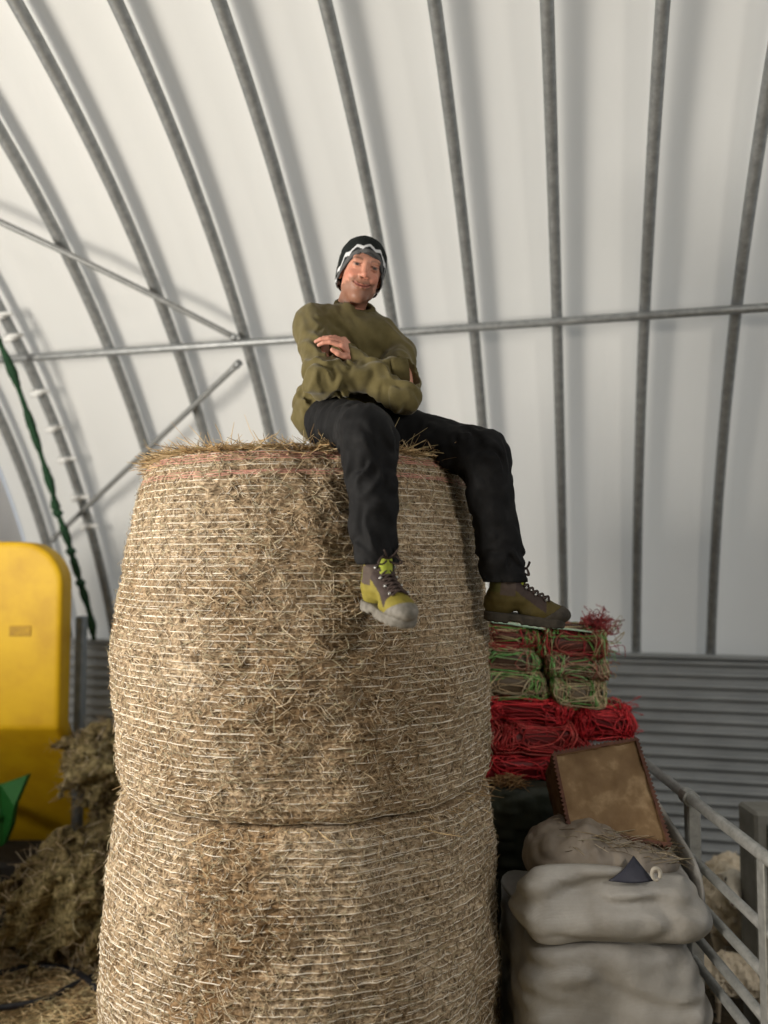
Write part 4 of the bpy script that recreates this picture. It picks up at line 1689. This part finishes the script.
# ---- bundles of used net
def bundle(c, size, cols, seed, lab, red, rz=0.0, roll=0.0, tuft=False):
    g = np.random.default_rng(seed)
    hx, hy, hz = np.array(size) / 2
    cr, sr = math.cos(rz), math.sin(rz)
    ct, stt = math.cos(roll), math.sin(roll)
    R = np.array([[cr, -sr, 0], [sr, cr, 0], [0, 0, 1]]) @ np.array([[ct, 0, stt], [0, 1, 0], [-stt, 0, ct]])
    nb1 = make_noise(seed, .11, 2)
    e1, e2 = .38, .75

    def sp(a, h, k=1.0):
        """superellipsoid lump: a round the long axis, h from end to end"""
        def pw(x, e): return np.sign(x) * np.abs(x) ** e
        q = np.stack([hx * pw(np.sin(h), e1), hy * pw(np.cos(h), e1) * pw(np.cos(a), e2), hz * pw(np.cos(h), e1) * pw(np.sin(a), e2)], -1)
        s = (1 + .07 * nb1((q.reshape(-1, 3) + c).astype(f32)) + 0).reshape(q.shape[:-1])
        return q * s[..., None] * k
    na_, nh_ = 40, 34
    A_, H_ = np.meshgrid(np.linspace(0, 2 * math.pi, na_, endpoint=False), np.linspace(-math.pi / 2 + .02, math.pi / 2 - .02, nh_), indexing='ij')
    V = sp(A_, H_, .93).reshape(-1, 3)
    I = np.arange(na_ * nh_).reshape(na_, nh_)
    J_ = np.roll(I, -1, 0)
    F = np.stack([I[:, :-1], J_[:, :-1], J_[:, 1:], I[:, 1:]], -1).reshape(-1, 4)
    F = np.vstack([F, [[I[0, 0], I[13, 0], I[26, 0], I[33, 0]], [I[0, -1], I[33, -1], I[26, -1], I[13, -1]]]])
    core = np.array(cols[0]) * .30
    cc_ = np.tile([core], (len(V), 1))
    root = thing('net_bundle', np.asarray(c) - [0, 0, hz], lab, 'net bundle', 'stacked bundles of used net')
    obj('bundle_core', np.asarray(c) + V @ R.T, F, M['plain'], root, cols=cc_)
    # threads: hoops round the bundle, and long strays
    VV, FF, CC, n0 = [], [], [], 0
    N = 170
    for i in range(N):
        t = np.linspace(0, 1, 36)
        if g.random() < .68:
            h0 = g.uniform(-1.45, 1.45)
            a0 = g.uniform(0, 6.28)
            a = a0 + t * g.uniform(2.5, 6.2)
            h = h0 + g.uniform(-.35, .35) * t + .10 * np.sin(t * g.uniform(6, 25) + g.uniform(0, 6))
        else:
            a = g.uniform(0, 6.28) + g.normal(0, .5) * t + .14 * np.sin(t * g.uniform(6, 22) + g.uniform(0, 6))
            h = np.linspace(-1.4, 1.4, 36) * g.uniform(.5, 1) + .05 * np.sin(t * 20)
        q = sp(a, np.clip(h, -1.5, 1.5), 1.0) * (1 + g.uniform(-.03, .05))
        q += g.normal(0, .0012, q.shape)
        col = np.array(cols[g.choice(len(cols), p=WT[len(cols)])]) * g.uniform(.6, 1.5)
        v, f = tube(np.asarray(c) + q @ R.T, g.uniform(.0013, .0027), 4)
        v = np.array(v)
        f = [x for x in f if len(x) == 4]
        VV.append(v)
        FF.append(np.array(f) + n0)
        CC.append(np.tile([col], (len(v), 1)))
        n0 += len(v)
    # frayed ends sticking out at the right
    for i in range(46 if tuft else 16):
        a = g.uniform(0, 6.28)
        h = 1.25 + g.uniform(-.3, .2)
        q0 = sp(np.array([a]), np.array([h]))[0]
        dr = nrm(g.normal(0, .8, 3) + [1.2, -.3, .35 if tuft else 0])
        L = g.uniform(.03, .085)
        pts = [q0, q0 + dr * L * .5 + g.normal(0, .008, 3), q0 + dr * L + g.normal(0, .014, 3), q0 + dr * L * .8 + g.normal(0, .022, 3)]
        v, f = tube(np.asarray(c) + spline(pts, 4) @ R.T, g.uniform(.0009, .0018), 4)
        v = np.array(v)
        f = [x for x in f if len(x) == 4]
        col = np.array(cols[g.choice(len(cols), p=WT[len(cols)])]) * g.uniform(.7, 1.1)
        VV.append(v)
        FF.append(np.array(f) + n0)
        CC.append(np.tile([col], (len(v), 1)))
        n0 += len(v)
    obj('net_threads', np.vstack(VV), np.vstack(FF), M['plain'], root, cols=np.vstack(CC), kind='stuff')


WT = {3: [.55, .3, .15], 4: [.4, .3, .2, .1], 5: [.3, .25, .2, .15, .1]}
CRED = [(.50, .022, .030), (.62, .05, .055), (.36, .015, .02)]
CMIX = [(.30, .09, .06), (.42, .035, .045), (.14, .36, .08), (.50, .40, .22), (.30, .52, .22)]
CGRN = [(.34, .20, .13), (.46, .36, .24), (.16, .42, .12), (.36, .12, .09), (.34, .58, .24)]
CTAN = [(.38, .27, .15), (.50, .40, .24), (.17, .40, .10), (.55, .46, .30), (.30, .50, .18)]
NY = 3.16


def nb_place(u0, u1, v0, v1, cols, seed, lab, red, dy=0, rz=0, roll=0.0, tuft=False):
    a, b = P(u0, (v0 + v1) / 2, NY + dy), P(u1, (v0 + v1) / 2, NY + dy)
    zt_, zb_ = P(u0, v0, NY + dy)[2], P(u0, v1, NY + dy)[2]
    bundle((a + b) / 2 + [0, .13, 0], (np.linalg.norm(b - a), .30, (zt_ - zb_) * 1.12), cols, seed, lab, red, rz, roll, tuft)


LOW = P(500, 783, NY)[2]
nb_place(470, 575, 754, 787, CRED, 401, 'bottom red net bundle of the stack, just above the orange straw', True, 0, 0, .01)
nb_place(452, 491, 722, 756, CRED, 402, 'small visible end of a dull red net bundle beside the bale, third row up', True, .02, 0, .02)
nb_place(492, 588, 721, 757, [(.42, .035, .035), (.55, .10, .085), (.30, .03, .03)], 403, 'dull red net bundle in the second row up, left of the box top', True, -.01, 0, .03)
nb_place(470, 573, 696, 727, CRED, 404, 'long bright red net bundle just under the green and tan bundles', True, 0, 0, .07)
nb_place(575, 634, 708, 742, CRED, 405, 'short bright red net bundle directly above the box, pointing right', True, -.02, 0, .03)
nb_place(470, 549, 669, 701, CTAN, 406, 'tan and green net bundle in the third row down, beside the bale', False, 0, 0, .06)
nb_place(551, 608, 677, 711, CTAN, 407, 'tan net bundle with a green top at the right end of the third row down', False, 0, 0, .05)
nb_place(470, 542, 645, 674, CGRN, 408, 'pinkish net bundle with green threads in the second row down, beside the bale', False, .01, 0, .06)
nb_place(544, 608, 650, 683, CGRN, 409, 'pale greenish net bundle at the right end of the second row down', False, 0, 0, .04)
nb_place(470, 540, 625, 652, CMIX, 410, 'top left red and green net bundle under the boot heel', False, 0, 0, .06)
nb_place(540, 609, 627, 661, CMIX, 411, 'top right red and green net bundle with frayed red tuft beside the boot toe', False, 0, 0, .05, True)
# pale green strips lying on the top
for i, (u0, v0, u1, v1) in enumerate(((492, 623, 530, 627), (514, 626, 545, 630), (548, 628, 592, 633))):
    a, b = P(u0, v0, NY - .005), P(u1, v1, NY - .005)
    d_ = nrm(b - a)
    Rm = np.stack([d_, np.cross([0, 0, 1.0], d_), [0, 0, 1.0]], 1)
    V_, F_ = cbox((a + b) / 2 + [0, .03, .004], (np.linalg.norm(b - a), .07, .004), Rm, .001)
    obj('plastic_strip', V_, F_, M['mint'], None, smooth=False,
        label=['pale green plastic strip on the net stack under the boot heel', 'pale green plastic strip on the net stack under the boot arch', 'pale green plastic strip on the net stack under the boot toe'][i], cat='strip', group='pale green strips on the net stack')
V_, F_ = [], []
g = np.random.default_rng(71)
mbt = MB()
for i in range(150):
    q0 = P(g.uniform(584, 606), g.uniform(618, 632), NY + g.uniform(.0, .14))
    pts = [q0]
    for k in range(5):
        pts.append(pts[-1] + g.normal(0, .011, 3) + [.002, 0, .001])
    mbt.add(*tube(spline(pts, 3), .0014, 4), col=np.array([(.30, .03, .035), (.20, .02, .025), (.42, .07, .07)][g.integers(3)]))
mbt.build('red_net_tuft', M['plain'], None, label='crumpled dark red tuft of net on top of the stack beside the boot toe', cat='net', kind='stuff')

# ================================================================== SHEEP PEN ON THE RIGHT
HX = 1.03
root = thing('sheep_hurdle', (HX, 2.4, 0), 'galvanised metal sheep hurdle running away beside the grey sacks', 'hurdle')
for i, z in enumerate((1.10, .906, .782, .662, .575, .42, .26)):
    rr = .015 if i else .018
    obj('rail', *tube([(HX, 1.55, z), (HX, 3.36, z)], rr, 12), M['hurdle'], root)
for y_ in (1.56, 3.35):
    obj('upright', *tube([(HX, y_, .02), (HX, y_, 1.11)], .021, 12), M['hurdle'], root)
yb = P(755, 900, 2.21)[1]
mb = MB()
mb.add(*cbox((HX - .012, 2.21, .56), (.010, .042, 1.06), np.eye(3), .002))
mb.build('brace_strap', M['hurdle'], root, smooth=False)
pc = P(683, 820, 2.76)
mb = MB()
mb.add(*cbox((HX + .012, 2.76, .56), (.045, .04, 1.10), np.eye(3), .005))
mb.build('flat_post', M['hurdle'], root, smooth=False)
mb = MB()
mb.add(*tube([(HX, 2.735, 1.10), (HX, 2.785, 1.10)], .027, 14))
mb.build('clamp', M['hurdle'], root, smooth=False)
# second hurdle seen beyond, along the wall side
# square pen post with a bright steel lip
a = P(750, 812, 3.25)
root = thing('pen_post', (a[0] + .13, 3.3, 0), 'stout grey-brown post with a bright steel strip beside the sheep', 'post')
mb = MB()
mb.add(*cbox((a[0] + .10, 3.32, a[2] / 2), (.17, .16, a[2]), np.eye(3), .012))
mb.build('post_body', M['post'], root, smooth=False)
mb = MB()
mb.add(*cbox((a[0] + .085, 3.228, a[2] / 2 - .01), (.045, .02, a[2] - .06), np.eye(3), .004))
mb.build('steel_strip', M['bright_steel'], root, smooth=False, label='bright steel strip')


def sheep(origin, yaw, scale, lab, graze=0.0, seed=1):
    c_, s_ = math.cos(yaw), math.sin(yaw)
    R = np.array([[c_, -s_, 0], [s_, c_, 0], [0, 0, 1]]) * scale
    nw, nw2 = make_noise(seed, .11, 2), make_noise(seed + 1, .04, 2)
    hz = .78 - graze * .38
    hx = .47 + graze * .06

    def fn(p):
        d = ell(p, (-.02, 0, .52), (.40, .20, .215))
        d = su(d, ell(p, (.20, 0, .50), (.20, .175, .21)), .06)      # deep chest
        d = su(d, ell(p, (-.27, 0, .54), (.18, .185, .19)), .05)     # rump
        d = d + nw(p) * f32(.018) + nw2(p) * f32(.008)
        d = su(d, cone(p, (.30, 0, .60), (hx - .06, 0, hz), .105, .075), .05)
        # head: skull, muzzle
        d = su(d, ell(p, (hx, 0, hz + .03), (.085, .062, .070)), .03)
        d = su(d, cone(p, (hx + .03, 0, hz + .015), (hx + .15, 0, hz - .055), .052, .036), .025)
        for s in (-1, 1):
            d = su(d, cone(p, (hx - .02, s * .055, hz + .055), (hx - .05, s * .135, hz + .035), .020, .012), .012)   # ears
            # front leg: upper arm, low knee, cannon, hoof
            d = su(d, cone(p, (.24, s * .10, .42), (.25, s * .095, .26), .065, .036), .03)
            d = su(d, cone(p, (.25, s * .095, .26), (.255, s * .095, .06), .030, .022), .012)
            d = su(d, cone(p, (.255, s * .095, .06), (.27, s * .095, .015), .022, .028), .01)
            # hind leg: thigh, stifle forward and high, hock backward, shank
            d = su(d, cone(p, (-.28, s * .10, .48), (-.20, s * .115, .34), .11, .070), .04)
            d = su(d, cone(p, (-.20, s * .115, .34), (-.37, s * .105, .22), .055, .030), .02)
            d = su(d, cone(p, (-.37, s * .105, .22), (-.345, s * .105, .06), .028, .022), .012)
            d = su(d, cone(p, (-.345, s * .105, .06), (-.325, s * .105, .015), .022, .028), .01)
        d = su(d, cone(p, (-.42, 0, .60), (-.46, 0, .44), .035, .022), .02)   # tail
        return np.maximum(d, -p[:, 2])
    V, F = surfnet(fn, (-.56, -.28, -.01), (.76, .28, 1.0), .0125)
    V = relax(V, F, 1, .4)
    col = np.tile([[.62, .53, .40]], (len(V), 1))
    head = V[:, 0] > hx - .02
    col[head] = (.70, .64, .54)
    leg = (V[:, 2] < .25)
    col[leg] = (.30, .24, .17)
    col[V[:, 2] < .035] = (.04, .035, .03)
    for s in (-1, 1):
        e = np.linalg.norm(V - np.array([hx + .045, s * .056, hz + .045]), axis=1) < .016
        col[e] = (.02, .015, .012)
        nsn = np.linalg.norm(V - np.array([hx + .185, s * .015, hz - .055]), axis=1) < .014
        col[nsn] = (.10, .06, .05)
    obj('sheep', np.asarray(origin) + V @ R.T, F, M['wool'], None, cols=col, label=lab, cat='sheep')


pa = P(738, 900, 3.55)
sheep((1.58, 3.72, .04), math.radians(-112), .64, 'pale sheep facing the camera behind the hurdle rails, head raised', 0.0, 501)
sheep((1.44, 3.32, .04), math.radians(160), .37, 'small pale lamb in front of the larger sheep, behind the lower rails', .5, 511)

# ================================================================== LEFT SIDE: YELLOW MACHINE, HAY HEAPS, HOSE
YM = 4.25
zt_ = P(30, 541, YM)[2]
xr = P(62, 610, YM)[0]
zk = P(40, 728, YM)[2]
zb_ = .05
XM0 = -2.38


def machine(p):
    # rounded plate outline in x and z, deep body, lower part folded back underneath to throw it into shade
    q = np.stack([np.abs(p[:, 0] - f32((XM0 + xr) / 2)) - f32((xr - XM0) / 2 - .24), np.abs(p[:, 2] - f32((zt_ + zb_) / 2)) - f32((zt_ - zb_) / 2 - .24)], 1)
    d = np.sqrt((np.maximum(q, 0) ** 2).sum(1)) + np.minimum(q.max(1), 0) - f32(.24)
    fold = np.maximum(f32(zk) - p[:, 2], 0) * f32(.88)
    d = si(d, f32(YM) + fold - p[:, 1], .02)
    d = si(d, p[:, 1] - f32(YM + .16) - fold, .02)
    # shallow pressed ribs
    return d + f32(.004) * np.clip(np.sin(p[:, 0] * f32(22)), .6, 1) * (p[:, 2] > f32(zk))


V, F = surfnet(machine, (XM0 - .04, YM - .05, zb_ - .04), (xr + .04, YM + 1.15, zt_ + .04), .016)
root = thing('farm_machine', ((XM0 + xr) / 2, YM + .4, 0), 'tall yellow farm machine with a rounded top corner at the left edge', 'machine')
obj('yellow_body', relax(V, F, 1, .4), F, M['yellow'], root)
mb = MB()
pa, pb = P(73, 640, YM + .14), P(69, 760, YM + .14)
mb.add(*cbox((xr + .030, YM + .20, (pa[2] + .25) / 2 + .1), (.045, .07, pa[2] - .2), np.eye(3), .008))
mb.build('side_post', M['steel_blue'], root, smooth=False, label='weathered blue-grey steel post')
mb = MB()
mb.add(*cbox(((XM0 + xr) / 2, YM + .52, .11), (xr - XM0 - .1, .40, .20), np.eye(3), .02))
mb.build('chassis', M['chassis'], root, smooth=False)
pd = P(20, 631, YM)
mb = MB()
mb.add(*cbox((pd[0], YM + .001, pd[2]), (.115, .006, .055), np.eye(3), .002))
mb.build('worn_decal', M['stain'], root, smooth=False, label='worn brownish decal')
wc = P(30, 919, 3.98)
wr = .105
tor = []
nU, nV_ = 36, 14
Vw, Fw = [], []
for i in range(nU):
    t = 2 * math.pi * i / nU
    for k in range(nV_):
        s = 2 * math.pi * k / nV_
        r_ = wr + .038 * math.cos(s) + (.004 if i % 2 else 0) * (math.cos(s) > .6)
        Vw.append((wc[0] + r_ * math.cos(t), wc[1] + .05 * math.sin(s), wr + .045 + r_ * math.sin(t)))
for i in range(nU):
    for k in range(nV_):
        Fw.append((i * nV_ + k, i * nV_ + (k + 1) % nV_, ((i + 1) % nU) * nV_ + (k + 1) % nV_, ((i + 1) % nU) * nV_ + k))
wroot = obj('wheel', Vw, Fw, M['chassis'], root, label='small black wheel')
obj('axle', *tube([(wc[0], wc[1], wr + .045), (wc[0], YM + .45, wr + .02)], .02, 12), M['chassis'], root)
mb = MB()
mb.add(*tube([(wc[0], wc[1] - .035, wr + .045), (wc[0], wc[1] - .03, wr + .045), (wc[0], wc[1] + .03, wr + .045)], [.05, .078, .078], 20))
mb.build('hub', M['green'], wroot, label='green wheel hub')
# green chute blade in front of the body
g0 = [P(-50, 796, 4.0), P(-4, 788, 4.0), P(18, 781, 4.0), P(14, 806, 4.0), P(6, 830, 4.0), P(-6, 852, 4.0), P(-50, 868, 4.0)]
V_ = [q + np.array([0, .05 * (i % 3), 0]) for i, q in enumerate(g0)]
n_ = len(V_)
V_ = V_ + [q + np.array([0, .05, 0]) for q in V_]
F_ = [tuple(range(n_)), tuple(range(2 * n_ - 1, n_ - 1, -1))] + [(i, i + n_, (i + 1) % n_ + n_, (i + 1) % n_) for i in range(n_)]
obj('green_chute', V_, F_, M['green'], root, smooth=False, label='green metal chute blade')
obj('chute_arm', *tube([P(0, 815, 4.06), P(-10, 800, YM + .35)], .03, 12), M['green'], root)


# hay heaps
def heap(c, r, seed, lab, n=900):
    g = np.random.default_rng(seed)
    n1, n2 = make_noise(seed, .22, 3), make_noise(seed + 1, .06, 2)

    def fn(p):
        d = ell(p, c, r)
        d = su(d, ell(p, np.array(c) + [r[0] * .45, .02, -r[2] * .3], np.array(r) * .75), .05)
        return np.maximum(d + n1(p) * f32(.045) + n2(p) * f32(.016), f32(max(.0, c[2] - r[2] * .95)) - p[:, 2])
    hi_ = np.array(c) + np.array(r) * 1.5
    V, F = surfnet(fn, np.array(c) - np.array(r) * 1.4, hi_, .013)
    root = thing('hay_clump', (c[0], c[1], max(0, c[2] - r[2] * .95)), lab, 'hay', 'loose hay clumps behind the bales')
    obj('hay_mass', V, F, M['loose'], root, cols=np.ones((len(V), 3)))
    pick = V[g.integers(0, len(V), n)]
    dv = g.normal(0, 1, (n, 3))
    dv /= np.linalg.norm(dv, axis=1)[:, None]
    out = pick - np.array(c)
    out /= np.linalg.norm(out, axis=1)[:, None]
    dv = nrm_rows(dv + out * .4)
    L = g.uniform(.03, .10, n)[:, None]
    p0 = pick - out * .01
    p2 = p0 + dv * L
    p2[:, 2] = np.maximum(p2[:, 2], .01)
    V, F = strands(p0, (p0 + p2) / 2 + g.normal(0, .008, (n, 3)), p2, g.uniform(.0012, .0026, n))
    obj('hay_stalks', V, F, M['straw'], root, cols=straw_cols(n, g, .75), kind='stuff')


def nrm_rows(a):
    return a / (np.linalg.norm(a, axis=1)[:, None] + 1e-9)


heap((P(66, 868, 3.9)[0], 3.92, .28), (.26, .22, .28), 601, 'largest loose hay clump low on the floor left of the bales')
heap((P(112, 842, 4.2)[0], 4.36, .33), (.22, .20, .33), 611, 'greenish loose hay clump half hidden behind the bales')
heap((P(98, 778, 4.3)[0], 4.36, .80), (.215, .20, .19), 621, 'topmost loose hay clump above the other two, left of the bales')

# black hose on the floor
ctrl = [PZ(-60, 1014, .012), PZ(-20, 1010, .012), PZ(20, 1005, .012), PZ(50, 998, .012), PZ(68, 988, .014), PZ(84, 980, .016), PZ(100, 975, .016), PZ(116, 978, .014), PZ(112, 990, .014), PZ(98, 990, .014),
        PZ(88, 980, .030), PZ(74, 971, .016), PZ(55, 967, .014), PZ(30, 967, .014), PZ(0, 973, .014), PZ(-50, 985, .012)]
obj('hose', *tube(spline(ctrl, 8), .0135, 10), M['cable'], None, label='black rubber hose looping over the straw floor left of the bales', cat='hose')
ctrl = [PZ(60, 1034, .012), PZ(78, 1025, .012), PZ(92, 1015, .012), PZ(104, 1008, .012)]
obj('stick', *tube(spline(ctrl, 6), [.012] * 19, 8), M['boxside'], None, label='short dark stick on the straw beside the lower bale', cat='stick')

# straw over the floor on the left
g = np.random.default_rng(91)
N = 9000
c0 = np.stack([g.uniform(-2.5, -.75, N), g.uniform(2.6, 4.55, N), g.uniform(-.012, .022, N)], 1)
c0[:, 2] += .018 * nf(c0.astype(f32))
ang = g.uniform(0, 6.28, N)
L = g.gamma(2.5, .026, N) + .02
dv = np.stack([np.cos(ang) * L, np.sin(ang) * L, g.normal(0, .012, N)], 1) / 2
V, F = strands(c0 - dv, c0 + [0, 0, .005], c0 + dv, g.uniform(.0012, .0028, N))
obj('floor_straw', V, F, M['straw'], None, cols=straw_cols(N, g, 1.25) * [1.05, 1.0, .85], label='loose pale straw strewn over the floor left of the bales', cat='straw', kind='stuff')

# ================================================================== LIGHT AND CAMERA
def area(name, loc, target, size, power, color, sy=None):
    l = bpy.data.lights.new(name, 'AREA')
    l.energy, l.color = power, color
    l.shape = 'RECTANGLE'
    l.size, l.size_y = size, sy or size
    o = bpy.data.objects.new(name, l)
    COL.objects.link(o)
    o.location = loc
    o.rotation_euler = (Vector(target) - Vector(loc)).to_track_quat('-Z', 'Y').to_euler()
    return o


area('doorway_daylight', (-3.1, 1.15, 2.0), (0.0, 3.0, 1.8), 1.0, 205, (1.0, 0.94, 0.85), 1.3)
area('shed_lamp', (2.3, -0.6, 3.0), (0.2, 2.8, 1.7), 0.5, 45, (1.0, 0.93, 0.84))
w = bpy.data.worlds.new('World')
SC.world = w
w.use_nodes = True
bg = w.node_tree.nodes['Background']
bg.inputs[0].default_value = (0.88, 0.94, 1.0, 1)
bg.inputs[1].default_value = 0.56

cam = bpy.data.cameras.new('camera')
cam.sensor_fit = 'VERTICAL'
cam.sensor_height = 36.0
cam.lens = FPX / 1024.0 * 36.0
cam.clip_start = 0.02
cam.clip_end = 60
cam.dof.use_dof = True
cam.dof.focus_distance = 2.45
cam.dof.aperture_fstop = (cam.lens / 1000.0) / 0.026
co = bpy.data.objects.new('camera', cam)
COL.objects.link(co)
co.location = (0, 0, EYE)
co.rotation_euler = (math.pi / 2 + TH, 0, 0)
SC.camera = co

vs = SC.view_settings
SC.display_settings.display_device = 'sRGB'
vs.view_transform = 'Standard'
vs.look = 'None'
vs.gamma = 1.0
vs.use_curve_mapping = False
vs.exposure = 0.0
SC.cycles.max_bounces = 8
SC.cycles.sample_clamp_indirect = 6.0
